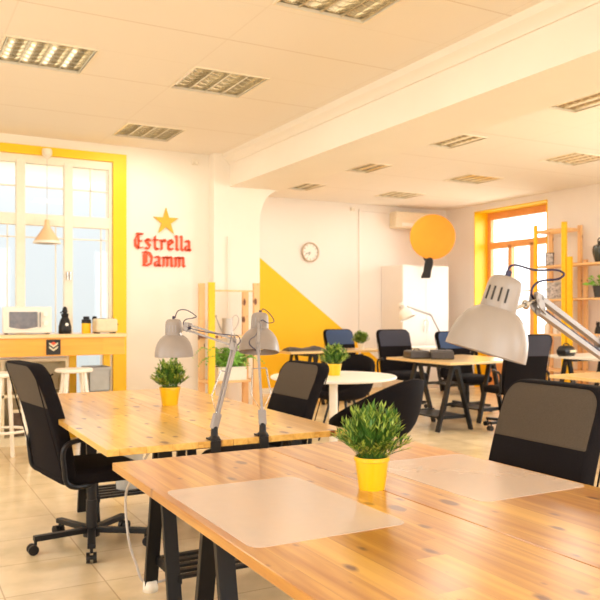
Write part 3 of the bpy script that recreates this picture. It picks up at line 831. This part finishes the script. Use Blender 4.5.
# two lamps clamped to the near edge of the left-of-centre desk
arc_lamp((1.20, 2.965, .74), P(235, 343, 3.16), P(187, 327, 3.42), P(173.5, 319, 3.46), P(174, 356.5, 3.46),
         'grey jointed lamp with its shade over the yellow-potted plant, left of the two clamped lamps', sprs=(-1,),
         cable=[P(175, 318, 3.46), P(178, 311, 3.46), P(186, 310, 3.45), P(196, 316, 3.44), P(193, 318, 3.42), P(185, 320, 3.42), P(185, 326, 3.42), P(205, 332, 3.3), P(230, 335, 3.2), P(238, 336, 3.2), P(240, 342, 3.18), P(234, 348, 3.16)])
arc_lamp((1.425, 2.965, .74), P(258, 346, 3.30), P(259, 326, 3.58), P(260, 313, 3.70), P(259, 352, 3.66),
         'grey jointed lamp seen from behind, right of the two clamped lamps',
         cable=[P(261, 313, 3.70), P(263, 309, 3.7), P(269, 313, 3.68), P(274, 321, 3.66), P(268, 323, 3.64), P(262, 320, 3.62), P(259, 326, 3.58), P(256, 335, 3.4), P(250, 340, 3.3), P(250, 345, 3.28), P(256, 350, 3.29)])
# white lamp on the wardrobe desk
arc_lamp((7.40, 9.011, .74), P(431, 315, 11.9), P(405, 306, 11.8), P(401, 303, 11.75), P(408, 318, 11.7), 'pale jointed lamp in front of the white wardrobe', m_shade=M_white)

# ---------------------------------------------------------------- pendant
pd = thing('pendant_lamp', 'small peach cone pendant hanging in front of the counter window', 'pendant lamp', (1.43, 8.13, 1.99))
MB().lathe([(.001, .98), (.045, .98), (.05, .96), (.05, .92), (.012, .88), (.001, .88)], n=24).build('canopy', M_white2, pd, smooth=True)
MB().box((0, .02, .95), (.03, .06, .03)).build('bracket', M_white2, pd)
MB().tube([(0, 0, .9), (0, 0, .25)], .003, 6).build('cord', M_greycord, pd)
mp = mat('peach_shade_paint', (.85, .58, .34), .5, var=.02)
MB().lathe([(.012, .25), (.022, .245), (.026, .20), (.035, .17), (.13, .025), (.127, .022), (.03, .16), (.01, .2)], n=40).build('lamp_shade', mp, pd, smooth=True)
MB().lathe([(.13, .027), (.142, .008), (.142, 0), (.132, 0), (.125, .022)], n=40).build('shade_rim', M_white, pd, smooth=True, label='white rim')

# ---------------------------------------------------------------- counter, stools and what stands there
ct = thing('bar_counter', 'orange pine bar counter in front of the tall window', 'counter', (0, 0, 0))
MB().span((-.4, 7.33, 1.035), (2.05, 7.98, 1.07)).build('worktop', M_countertop, ct, bevel=.004)
MB().span((-.4, 7.35, .865), (2.03, 7.385, 1.034)).build('apron', M_counter, ct, bevel=.003)
for x, y in ((1.64, 7.90), (1.99, 7.92)):
    MB().span((x - .035, y - .03, 0), (x + .035, y + .03, 1.034)).build('leg', M_yellow2, ct)
MB().span((-.35, 7.40, 0), (-.28, 7.46, 1.034)).build('leg', M_yellow2, ct)
pq = MB().span((1.285, 7.342, .878), (1.415, 7.35, 1.02)).build('plaque', M_dark, ct, label='dark square plaque')
m = MB()
for z in (.93, .965):
    m.prism([(1.31, z + .03), (1.35, z), (1.39, z + .03), (1.39, z + .012), (1.35, z - .018), (1.31, z + .012)], lambda u, w, t: (u, t, w), 7.337, 7.342)
m.build('emblem', M_cab, pq)
m = MB().prism([(1.325, .985), (1.35, .968), (1.375, .985), (1.35, 1.0)], lambda u, w, t: (u, t, w), 7.337, 7.342); m.build('emblem_eye', M_red, pq)

mw = thing('microwave', 'cream microwave oven with dark glass door on the counter', 'microwave', (1.15, 7.60, 1.07), R(-6))
mw.scale = (.92, .92, .94)
MB().span((-.235, -.17, .012), (.235, .17, .275)).build('body', M_white2, mw, bevel=.012)
MB().span((-.20, -.178, .05), (.125, -.17, .24)).build('door', M_white2, mw, bevel=.004)
m = MB(); pts = [(-.175, .075), (-.175, .225), (.095, .225), (.095, .075)] + [(.095 - .27 * k / 8, .075 - .02 * math.sin(PI * k / 8)) for k in range(1, 8)]
m.prism(pts, lambda u, w, t: (u, t, w), -.183, -.178); m.build('door_glass', M_dkglass, mw)
MB().span((.115, -.20, .07), (.125, -.18, .22)).build('door_handle', M_dkglass, mw)
for z in (.20, .11): MB().lathe([(.025, 0), (.022, .018), (.001, .018)], (.175, -.17, z), (0, -1, 0), 20).build('knob', M_white, mw, smooth=True)
for sx in (-.2, .2):
    MB().span((sx - .015, -.14, 0), (sx + .015, .14, .013)).build('foot', M_plast, mw)

cg = thing('coffee_grinder', 'black bulbous coffee grinder with a white round badge on the counter', 'coffee grinder', (1.49, 7.52, 1.07))
MB().lathe([(.001, 0), (.055, 0), (.062, .01), (.06, .07), (.045, .13), (.03, .16), (.034, .17), (.036, .19), (.02, .20), (.001, .20)], n=28).build('body', M_plast, cg, smooth=True)
MB().lathe([(.02, .20), (.026, .22), (.02, .25), (.008, .262), (.001, .262)], n=20).build('lid', M_plast, cg, smooth=True)
MB().bar((.02, 0, .24), (-.045, 0, .20), .02, .012).build('handle', M_plast, cg, bevel=.003)
MB().lathe([(.016, 0), (.014, .003), (.001, .003)], (.008, -.055, .09), (.1, -1, .15), 20).build('badge', M_white, cg)

jr = thing('storage_jar', 'yellow jar with a black lid on the counter, right of the black grinder', 'jar', (1.69, 7.50, 1.07))
MB().lathe([(.001, 0), (.042, 0), (.045, .01), (.045, .10), (.001, .10)], n=24).build('jar_body', M_yellow2, jr, smooth=True)
MB().lathe([(.046, .10), (.046, .135), (.03, .14), (.03, .165), (.018, .168), (.001, .168)], n=24).build('lid', M_plast, jr, smooth=True)
jr = thing('pepper_mill', 'small black-topped mill on the counter, right of the yellow jar', 'mill', (1.79, 7.58, 1.07))
MB().lathe([(.001, 0), (.024, 0), (.018, .06), (.02, .12), (.001, .12)], n=18).build('body', M_cab, jr, smooth=True)
MB().lathe([(.02, .12), (.026, .14), (.02, .165), (.001, .17)], n=18).build('top', M_plast, jr, smooth=True)
ts = thing('toaster', 'cream toaster at the right end of the counter', 'toaster', (1.87, 7.46, 1.07), R(8))
MB().span((-.12, -.07, .01), (.10, .07, .145)).build('body', M_cab, ts, bevel=.025, segs=4)
MB().span((-.09, -.035, .143), (.07, -.015, .148)).span((-.09, .015, .143), (.07, .035, .148)).build('bread_slot', M_dark, ts)
MB().span((.10, -.02, .08), (.125, .02, .095)).build('lever', M_plast, ts, bevel=.003)
MB().span((-.1, -.06, 0), (-.08, .06, .011)).span((.06, -.06, 0), (.08, .06, .011)).build('foot', M_plast, ts)

def stool(x, y, label, rz=0):
    t = thing('bar_stool', label, 'stool', (x, y, 0), rz, 'white bar stools at the counter')
    MB().lathe([(.001, .73), (.155, .73), (.168, .738), (.17, .75), (.16, .762), (.001, .765)], n=36).build('seat', M_white2, t, smooth=True)
    for k in range(4):
        a = PI / 4 + k * PI / 2; c, s = math.cos(a), math.sin(a)
        MB().bar((c * .11, s * .11, .73), (c * .215, s * .215, 0), .032, .022, (c, s, 0)).build('leg', M_white2, t, bevel=.003)
    pts = [(.183 * math.cos(2 * PI * k / 32), .183 * math.sin(2 * PI * k / 32), .27) for k in range(33)]
    MB().tube(pts, .012, 8).build('foot_ring', M_white2, t, smooth=True)
    return t
s1 = stool(1.48, 7.06, 'white bar stool at the counter, beyond the swivel chair')
dup(s1, (.86, 6.86, 0), R(20), 'white bar stool at the left edge of the photo')

cb = thing('kitchen_shelf_unit', 'cream open shelf unit under the counter behind the stools', 'shelf unit', (0, 0, 0))
for nm, a, b in (('top_panel', (-.3, 7.62, .80), (1.545, 7.98, .83)), ('shelf', (-.3, 7.62, .46), (1.545, 7.98, .49)), ('base_panel', (-.3, 7.62, .0), (1.545, 7.98, .08)),
                 ('side_panel', (-.3, 7.62, .08), (-.27, 7.98, .80)), ('side_panel', (1.515, 7.62, .08), (1.545, 7.98, .80)), ('side_panel', (.92, 7.62, .08), (.95, 7.98, .80)),
                 ('back_panel', (-.27, 7.965, .08), (1.515, 7.98, .80))):
    MB().span(a, b).build(nm, M_cab, cb, bevel=.002)
pn = thing('round_pan', 'round metal pan standing on the shelf under the counter', 'pan', (1.22, 7.74, .49))
MB().lathe([(.001, 0), (.10, 0), (.115, .06), (.118, .06), (.105, -.004), (.001, -.004)], (0, 0, .12), (.2, -1, .1), 32).build('dish', M_chrome, pn, smooth=True)
MB().tube([(.115, -.05, .14), (.19, -.06, .18)], .009).build('handle', M_plast, pn)
for i, (x, z, w, h, m_, lb) in enumerate(((.60, .49, .22, .2, M_dkglass, 'dark box on the shelf under the counter, left'), (1.10, .08, .12, .26, M_dkglass, 'dark narrow box standing on the cabinet floor under the counter'), (1.36, .08, .14, .22, M_grey, 'grey box on the cabinet floor beside the dark narrow box'))):
    b_ = thing('storage_box', lb, 'box', (x, 7.78, z))
    MB().span((-w / 2, -.1, 0), (w / 2, .1, h - .03)).build('box_body', m_, b_, bevel=.006)
    MB().span((-w / 2 - .004, -.104, h - .03), (w / 2 + .004, .104, h)).build('box_lid', M_cab, b_, bevel=.004)
for i, lb in enumerate(('added grey box standing in for the view through the glass, lowest of the stack', 'added grey box standing in for the view through the glass, middle of the stack', 'added grey box standing in for the view through the glass, top of the stack')):  # grey boxes added in place of the outside seen through the door glass
    m = MB(); x0, x1, y0, y1, z0, z1 = 1.73, 1.94, 7.55, 7.86, i * .245, i * .245 + .24
    m.span((x0 + .01, y0 + .01, z0), (x1 - .01, y1 - .01, z0 + .01)).span((x0, y0, z0 + .01), (x1, y0 + .012, z1 - .02)).span((x0, y1 - .012, z0 + .01), (x1, y1, z1 - .02)).span((x0, y0, z0 + .01), (x0 + .012, y1, z1 - .02)).span((x1 - .012, y0, z0 + .01), (x1, y1, z1 - .02))
    m.span((x0 - .008, y0 - .008, z1 - .03), (x1 + .008, y0 + .004, z1)).span((x0 - .008, y1 - .004, z1 - .03), (x1 + .008, y1 + .008, z1)).span((x0 - .008, y0, z1 - .03), (x0 + .004, y1, z1)).span((x1 - .004, y0, z1 - .03), (x1 + .008, y1, z1))
    tag(m.build('view_stand_in', M_grey, bevel=.003), lb, 'crate', 'grey boxes standing in for the view through the glass')

# bin on the trestle shelf
o = MB().lathe([(.001, 0), (.075, 0), (.10, .24), (.103, .245), (.098, .245), (.072, .008), (.001, .008)], n=28).build('paper_bin', M_clear, smooth=True)
o.location = (1.33, 4.74, .164); tag(o, 'pale translucent bin standing on a trestle shelf behind the swivel chair', 'bin')

# ---------------------------------------------------------------- pine shelving
def ivar(name, x0, x1, y0, y1, h, shelves, label, along='Y', frontm=None, post=.04, postw=.05, cross=None):
    t = thing(name, label, 'shelf unit', (0, 0, 0))
    # front posts are the ones nearer the viewer
    return t
sh = thing('plant_shelf', 'low pine shelf with yellow front posts standing by the column', 'shelf unit')
for x in (3.04, 3.57):
    MB().span((x - .035, 7.575, 0), (x + .035, 7.615, 1.60)).build('front_post', M_yellow2 if x < 3.3 else M_pine, sh, bevel=.002, label='yellow painted post' if x < 3.3 else None)
    MB().span((x - .035, 7.87, 0), (x + .035, 7.91, 1.60 if x < 3.3 else 1.52)).build('rear_post', M_pine, sh, bevel=.002)
MB().span((3.07, 7.585, 1.50), (3.54, 7.60, 1.52)).build('top_rail', M_pine, sh)
for z in (1.02, .53, .10):
    MB().span((3.0, 7.615, z - .025), (3.61, 7.87, z)).build('shelf_board', M_pine, sh, bevel=.002)
wc = thing('watering_can', 'pale metal watering can on the pine shelf by the column', 'watering can', (3.27, 7.70, 1.02))
mcan = mat('pale_zinc', (.50, .46, .42), .4, .3, var=.05)
MB().lathe([(.001, 0), (.062, 0), (.055, .15), (.06, .19), (.058, .19), (.052, .15), (.001, .15)], n=28).build('body', mcan, wc, smooth=True)
MB().tube([(-.05, 0, .03), (-.09, 0, .10), (-.135, 0, .21)], .01, 10, rs=[.013, .009, .006]).tube([(-.13, 0, .205), (-.142, 0, .225)], .012).build('spout', mcan, wc, smooth=True)
MB().tube(smooth_path([(.055, 0, .04), (.11, 0, .10), (.135, 0, .18), (.10, 0, .225), (.05, 0, .19)]), .005).build('handle', mcan, wc, smooth=True)
fn = thing('potted_fern', 'arching green fern in a pale box on the pine shelf by the column', 'plant', (3.30, 7.70, .53))
MB().span((-.17, -.08, 0), (.17, .08, .15)).build('planter_box', M_white2, fn, bevel=.006)
MB().span((-.16, -.07, .14), (.16, .07, .153)).build('soil', M_soil, fn)
rnd = random.Random(4); m = MB()
for k in range(46):
    az = rnd.uniform(0, 2 * PI); hf = rnd.uniform(.45, 1.15); L = rnd.uniform(.20, .36); bx = rnd.uniform(-.12, .12)
    p0 = Vector((bx, rnd.uniform(-.04, .04), .15)); hz = Vector((math.cos(az) , math.sin(az) * .8, 0))
    pts = []
    for s in range(9):
        f = s / 8; pts.append(p0 + hz * L * f + Vector((0, 0, 0.26 * hf * math.sin(f * PI * .8) - .10 * f * rnd.uniform(.9, 1.1))))
    for s in range(1, 9):
        d = (pts[s] - pts[s - 1]).normalized(); sd = d.cross(Vector((0, 0, 1))).normalized()
        for q in (-1, 1):
            for hh in (0, .5):
                p = pts[s - 1].lerp(pts[s], hh)
                leafquad(m, p, sd * q + d * .4 + Vector((0, 0, -.35)), .065 * (1.15 - s / 9), .012, Vector((rnd.uniform(-1, 1), rnd.uniform(-1, .2), rnd.uniform(.1, .8))))
m.build('fronds', M_fern, fn)

def right_unit(name, y0, y1, h, levels, label, extra=None, px=.45):
    t = thing(name, label, 'shelf unit')
    xf, xb = 8.40, 8.72
    for y, fm in ((y0, M_yellow2), (y1, M_yellow2)):
        wy = .045 if (name == 'tall_shelf' and y == y1) else .075
        MB().span((xf - .02, y - wy / 2, 0), (xf + .02, y + wy / 2, h)).build('front_post', M_yellow2, t, bevel=.002, label='yellow painted post')
        MB().span((xb - .02, y - .03, 0), (xb + .02, y + .03, h - .03)).build('rear_post', M_pine, t, bevel=.002)
        for z in (levels[0] + .0,): MB().span((xf + .02, y - .012, h - .12), (xb - .02, y + .012, h - .08)).build('side_rail', M_pine, t)
    for z in levels:
        MB().span((xf + .02, y0 - .03, z - .03), (xb - .02, y1 + .03, z)).build('shelf_board', M_pine, t, bevel=.002)
    return t
right_unit('tall_shelf', 7.62, 8.16, 2.56, (1.96, 1.47, .96, .45), 'tall pine shelf unit with yellow front posts overlapping the orange window')
m = MB().span((8.42, 7.60, 2.44), (8.44, 8.17, 2.48)).span((8.68, 7.60, 2.44), (8.70, 8.17, 2.48))
m.build('top_rail', M_pine, bpy.data.objects['tall_shelf'])
right_unit('wide_shelf', 6.66, 7.52, 2.06, (1.96, 1.48, .98, .45), 'lower pine shelf unit on the right wall holding dark vases')
def vase(x, y, z, s, label):
    t = thing('vase', label, 'vase', (x, y, z), 0, 'dark green vases on the shelf')
    MB().lathe([(r * s, h * s) for r, h in ((.001, 0), (.075, 0), (.08, .01), (.115, .14), (.12, .2), (.10, .25), (.045, .275), (.04, .30), (.05, .32), (.04, .32), (.03, .28))], n=32).build('body', M_green, t, smooth=True)
    for q in (-1, 1):
        MB().tube(smooth_path([(0, q * .04 * s, .275 * s), (0, q * .05 * s, .335 * s), (0, q * .02 * s, .365 * s), (0, 0, .366 * s)]), .008 * s, 8).build('handle', M_green, t, smooth=True)
    return t
vase(8.56, 7.13, 1.96, .92, 'dark green handled vase on the top board of the lower right shelf')
vase(8.56, 6.90, 1.96, .9, 'dark green vase cut by the right photo edge, top board of the shelf')
pp = thing('leafy_plant', 'leafy plant in a dark pot on the middle board of the lower right shelf', 'plant', (8.54, 7.13, 1.48))
MB().lathe([(.001, 0), (.065, 0), (.09, .155), (.092, .16), (.085, .16), (.06, .01), (.001, .01)], n=28).build('pot', M_terr, pp, smooth=True)
MB().lathe([(.001, .145), (.083, .145), (.083, .13), (.001, .13)], n=20).build('soil', M_soil, pp)
rnd = random.Random(9); m = MB()
for k in range(34):
    az = rnd.uniform(0, 2 * PI); L = rnd.uniform(.10, .2); el = rnd.uniform(.2, 1.3)
    d = Vector((math.cos(az) * math.cos(el), math.sin(az) * math.cos(el), math.sin(el)))
    a = Vector((0, 0, .14)); b = a + d * L * .8; m.tube([a, b], .002, 4)
    leafquad(m, b, Vector((d.x, d.y, d.z * .4 - .05)), .11, .028, Vector((-.7, -.5, .6)), .5)
m.build('foliage', M_fern, pp)
ca = thing('cat_figurine', 'small black cat figurine on a board of the lower right shelf', 'figurine', (8.55, 7.16, .98))
m = MB().lathe([(.001, 0), (.045, 0), (.048, .03), (.035, .09), (.02, .12), (.001, .12)], n=20)
m.lathe([(.001, 0), (.024, .01), (.03, .03), (.024, .05), (.001, .058)], (-.005, 0, .105), (0, 0, 1), 16)
for q in (-1, 1): m.lathe([(.011, 0), (.001, .028)], (-.005, q * .018, .148), (0, 0, 1), 8)
m.build('body', M_plast, ca, smooth=True)
MB().tube(smooth_path([(.03, .03, .01), (.05, .06, .02), (.04, .075, .07)]), .007).build('tail', M_plast, ca, smooth=True)
def picture(name, loc, rz, w, h, m1, label, cat):
    t = thing(name, label, cat, loc, rz)
    MB().span((-w / 2, -.008, 0), (w / 2, .008, h)).build('frame', m1, t, bevel=.002)
    MB().span((-w / 2 + .012, -.010, .012), (w / 2 - .012, -.008, h - .012)).build('print', M_photo, t)
    return t
picture('picture_frame', (8.50, 7.98, 1.96), R(-60), .12, .19, M_plast, 'small dark picture frame on the upper board of the tall shelf', 'picture')
picture('print_panel', (8.50, 7.88, 1.47), R(-60), .24, .24, M_grey, 'square grey print leaning on the middle board of the tall shelf', 'picture')
for i, (y, hh, lb) in enumerate(((8.05, .20, 'white bottle on a lower board of the tall shelf, left of its neighbour'), (7.88, .16, 'white short bottle on a lower board of the tall shelf, to the right'))):
    b_ = thing('bottle', lb, 'bottle', (8.52, y, .96), 0, 'white bottles on the tall shelf')
    MB().lathe([(.001, 0), (.04, 0), (.04, hh * .6), (.014, hh * .8), (.014, hh), (.001, hh)], n=20).build('body', M_white2, b_, smooth=True)
    MB().lathe([(.016, hh), (.016, hh + .02), (.001, hh + .02)], n=12).build('cap', M_plast, b_)

# ---------------------------------------------------------------- far wall: clock, air conditioner, wardrobe, disc
ck = thing('wall_clock', 'round white wall clock with a beige rim on the far wall', 'clock', (5.99, 10.70, 2.25))
MB().lathe([(.001, 0), (.15, 0), (.16, .01), (.16, .03), (.14, .035), (.138, .02)], (0, 0, 0), (0, -1, 0), 48).build('rim', mat('beige_rim', (.50, .36, .24), .4, .2), ck, smooth=True)
MB().lathe([(.139, .02), (.001, .021)], (0, 0, 0), (0, -1, 0), 48).build('dial', M_white, ck)
m = MB()
for k in range(12):
    a = k * PI / 6; m.bar((.105 * math.sin(a), -.023, .105 * math.cos(a)), (.128 * math.sin(a), -.023, .128 * math.cos(a)), .008, .002, (0, 1, 0))
m.build('hour_mark', M_leather, ck)
for a, L in ((R(215), .065), (R(250), .10)):
    MB().bar((0, -.026, 0), (L * math.sin(a), -.026, L * math.cos(a)), .008, .002, (0, 1, 0)).build('hand', M_leather, ck)
ac = thing('air_conditioner', 'cream wall air conditioner partly behind the orange disc', 'air conditioner', (7.98, 10.70, 2.72))
MB().span((-.42, -.2, 0), (.42, 0, .28)).build('housing', M_cab if False else mat('ac_cream', (.80, .68, .50), .45), ac, bevel=.02, segs=3)
MB().span((-.30, -.206, .03), (.40, -.2, .09)).build('outlet_flap', M_white, ac, bevel=.004)
MB().span((-.38, -.205, .13), (.40, -.2, .135)).build('seam', M_cab, ac)
wd = thing('wardrobe', 'tall white two-door wardrobe against the far wall', 'wardrobe', (7.39, 10.10, 0))
MB().span((0, 0, .0), (.96, .59, 2.06)).build('body', M_wall2, wd, bevel=.003)
for x0, x1 in ((.004, .478), (.482, .956)):
    d = MB().span((x0, -.02, .06), (x1, -.001, 2.05)).build('door', mat('wardrobe_white', (.86, .84, .80), .35, var=.01), wd, bevel=.003)
    hx = x1 - .04 if x0 < .1 else x0 + .04
    MB().tube([(hx, -.04, .95), (hx, -.04, 1.15)], .006).tube([(hx, -.02, .96), (hx, -.04, .96)], .005).tube([(hx, -.02, 1.14), (hx, -.04, 1.14)], .005).build('handle', M_chrome, d)
dk = thing('round_disc_paddle', 'big round orange paddle-like disc with a black handle on the wardrobe front', 'wall decoration', (7.80, 9.82, 2.507), R(-37))
MB().lathe([(.001, 0), (.362, 0), (.368, .006), (.368, .034), (.362, .04), (.001, .04)], (0, .02, 0), (0, -1, 0), 64).build('disc', M_disc, dk, smooth=True)
MB().rings([[(cx + x, y, z) for x, y in ((-w, -.075), (0, -.085), (w, -.075), (w * 1.1, -.045), (w, -.021), (-w, -.021), (-w * 1.1, -.045))]
            for cx, z, w in ((-.045, -.34, .02), (-.05, -.36, .05), (-.062, -.44, .066), (-.085, -.56, .060), (-.11, -.655, .072), (-.115, -.675, .06))]).build('handle', M_plast, dk, smooth=True)
MB().bar((-.2, .02, -.2), (-.05, .22, -.46), .04, .03).build('wall_bracket', M_plast, dk)

# ---------------------------------------------------------------- things on the far desks
def soft_case(loc, rz, s, label, m_=None):
    t = thing('soft_case', label, 'case', loc, rz, 'dark cases on the trestle desk')
    MB().rings([[(x * k * s[0], y * k * s[1], z) for x, y in ((-1, -1), (0, -1.05), (1, -1), (1.03, 0), (1, 1), (0, 1.04), (-1, 1), (-1.03, 0))] for z, k in ((0, .94), (.01, 1), (s[2] * .8, .97), (s[2], .86))]).build('body', m_ or M_leather, t, bevel=.006)
    MB().tube([(-s[0] * .3, 0, s[2]), (-s[0] * .2, 0, s[2] + .02), (s[0] * .2, 0, s[2] + .02), (s[0] * .3, 0, s[2])], .006).build('carry_handle', M_plast, t, smooth=True)
    return t
soft_case((5.42, 7.12, .74), R(-20), (.12, .16, .09), 'dark grey-brown case on the trestle desk, left of the two')
soft_case((5.60, 6.88, .74), R(-35), (.13, .15, .10), 'dark grey-brown case on the trestle desk, right of the two')
# coat on the far desk: a crumpled heap
t = MB(); rnd = random.Random(2); rings = []
nx = 22; ny = 9
gv = []
for i in range(nx + 1):
    row = []
    for j in range(ny + 1):
        x = -.30 + .62 * i / nx; y = -.12 + .24 * j / ny
        e = math.sin(PI * i / nx) ** .35 * math.sin(PI * j / ny) ** .5 if 0 < i < nx and 0 < j < ny else 0
        z = .002 + e * (.035 + .045 * abs(math.sin(i * .9 + j * .5)) * (.5 + .5 * math.sin(i * .37 + 1)))
        row.append((x + rnd.uniform(-.006, .006), y, z))
    gv.append(row)
k = 0
for i in range(nx + 1): t.v += [Vector(p) for p in gv[i]]
n_ = ny + 1
for i in range(nx):
    for j in range(ny): t.f.append((i * n_ + j, (i + 1) * n_ + j, (i + 1) * n_ + j + 1, i * n_ + j + 1))
o = t.build('coat', M_leather, smooth=True); o.location = (5.08, 9.25, .741)
tag(o, 'crumpled dark coat lying on the pale desk in front of the yellow wall', 'coat')
# bag on white desk
bg = thing('handbag', 'black bag with a cream band on the white desk near the shelves', 'bag', (7.33, 6.62, .74), R(20))
MB().rings([[(x * k * .15, y * k * .09, z) for x, y in ((-1, -.6), (-.5, -1), (.5, -1), (1, -.6), (1, .6), (.5, 1), (-.5, 1), (-1, .6))] for z, k in ((0, .8), (.02, .98), (.07, 1.02), (.11, .8), (.125, .55))]).build('body', M_plast, bg, smooth=True)
MB().span((-.09, -.096, .045), (.09, -.08, .075)).build('band', M_cab, bg, bevel=.003)
MB().tube(smooth_path([(-.12, 0, .07), (-.08, 0, .135), (0, 0, .15), (.08, 0, .135), (.12, 0, .07)]), .007).build('handle', M_plast, bg, smooth=True)

# ---------------------------------------------------------------- light
w = bpy.data.worlds.new('sky'); SC.world = w; w.use_nodes = True
n = w.node_tree.nodes; l = w.node_tree.links
bg_ = n['Background']
tc = n.new('ShaderNodeTexCoord'); sp = n.new('ShaderNodeSeparateXYZ'); l.new(tc.outputs['Generated'], sp.inputs[0])
# colour with height: hazy blue-grey low down, white above
rp = n.new('ShaderNodeValToRGB'); l.new(M_(n, l, 'ADD', sp.outputs[2], .2), rp.inputs['Fac'])
cr_ = rp.color_ramp; cr_.elements[0].position = .0; cr_.elements[0].color = (.62, .62, .52, 1)
cr_.elements[1].position = .45; cr_.elements[1].color = (1, 1, .98, 1)
e = cr_.elements.new(.2); e.color = (.76, .80, .80, 1); e = cr_.elements.new(.30); e.color = (.80, .85, .87, 1); e = cr_.elements.new(.36); e.color = (.92, .96, .98, 1)
l.new(rp.outputs['Color'], bg_.inputs['Color'])
# the sky is much brighter on the sunny side (away from the counter window)
dd = M_(n, l, 'SUBTRACT', .62, sp.outputs[1])
mr = n.new('ShaderNodeMapRange'); l.new(dd, mr.inputs['Value'])
mr.inputs['From Min'].default_value = -.25; mr.inputs['From Max'].default_value = .6; mr.inputs['To Min'].default_value = .95; mr.inputs['To Max'].default_value = 6.0
l.new(M_(n, l, 'ADD', mr.outputs[0], M_(n, l, 'MULTIPLY', M_(n, l, 'MAXIMUM', M_(n, l, 'SUBTRACT', sp.outputs[0], .38), 0.0), 11.0)), bg_.inputs['Strength'])

def portal(loc, rot, sx, sy):
    la = bpy.data.lights.new('sky_portal', 'AREA'); la.shape = 'RECTANGLE'; la.size = sx; la.size_y = sy
    la.cycles.is_portal = True
    o = bpy.data.objects.new('sky_portal', la); COL.objects.link(o); o.location = loc; o.rotation_euler = rot
portal((.92, 8.42, 1.46), (R(-90), 0, 0), 2.4, 2.9)
portal((9.2, 9.12, 1.9), (0, R(90), 0), 2.1, 1.6)
portal((9.2, 3.8, 1.7), (0, R(90), 0), 2.4, 2.8)  # this and those below serve the unseen openings added for fill
portal((-2.85, .5, 1.85), (0, R(-90), 0), 1.9, 2.2)
portal((-2.85, 4.2, 1.85), (0, R(-90), 0), 1.9, 2.4)
portal((.7, -3.25, 1.78), (R(90), 0, 0), 3.8, 2.1)
portal((6.3, -3.25, 1.78), (R(90), 0, 0), 3.4, 2.1)

# ---------------------------------------------------------------- camera and view
cam = bpy.data.cameras.new('camera'); co = bpy.data.objects.new('camera', cam); COL.objects.link(co)
co.location = (0, 0, EYE); co.rotation_euler = (R(90), 0, -YAW)
cam.sensor_width = 36; cam.lens = F / 600 * 36; cam.shift_y = (HZ - 300) / 600; cam.clip_start = .05
cam.dof.use_dof = True; cam.dof.focus_distance = 2.25; cam.dof.aperture_fstop = 8
SC.camera = co
vs = SC.view_settings; vs.view_transform = 'Standard'; vs.look = 'None'; vs.gamma = 1; vs.exposure = .32
SC.display_settings.display_device = 'sRGB'
cy = SC.cycles; cy.use_denoising = True; cy.max_bounces = 12; cy.diffuse_bounces = 7; cy.glossy_bounces = 4; cy.transparent_max_bounces = 12; cy.sample_clamp_indirect = 6
cy.caustics_reflective = False; cy.caustics_refractive = False
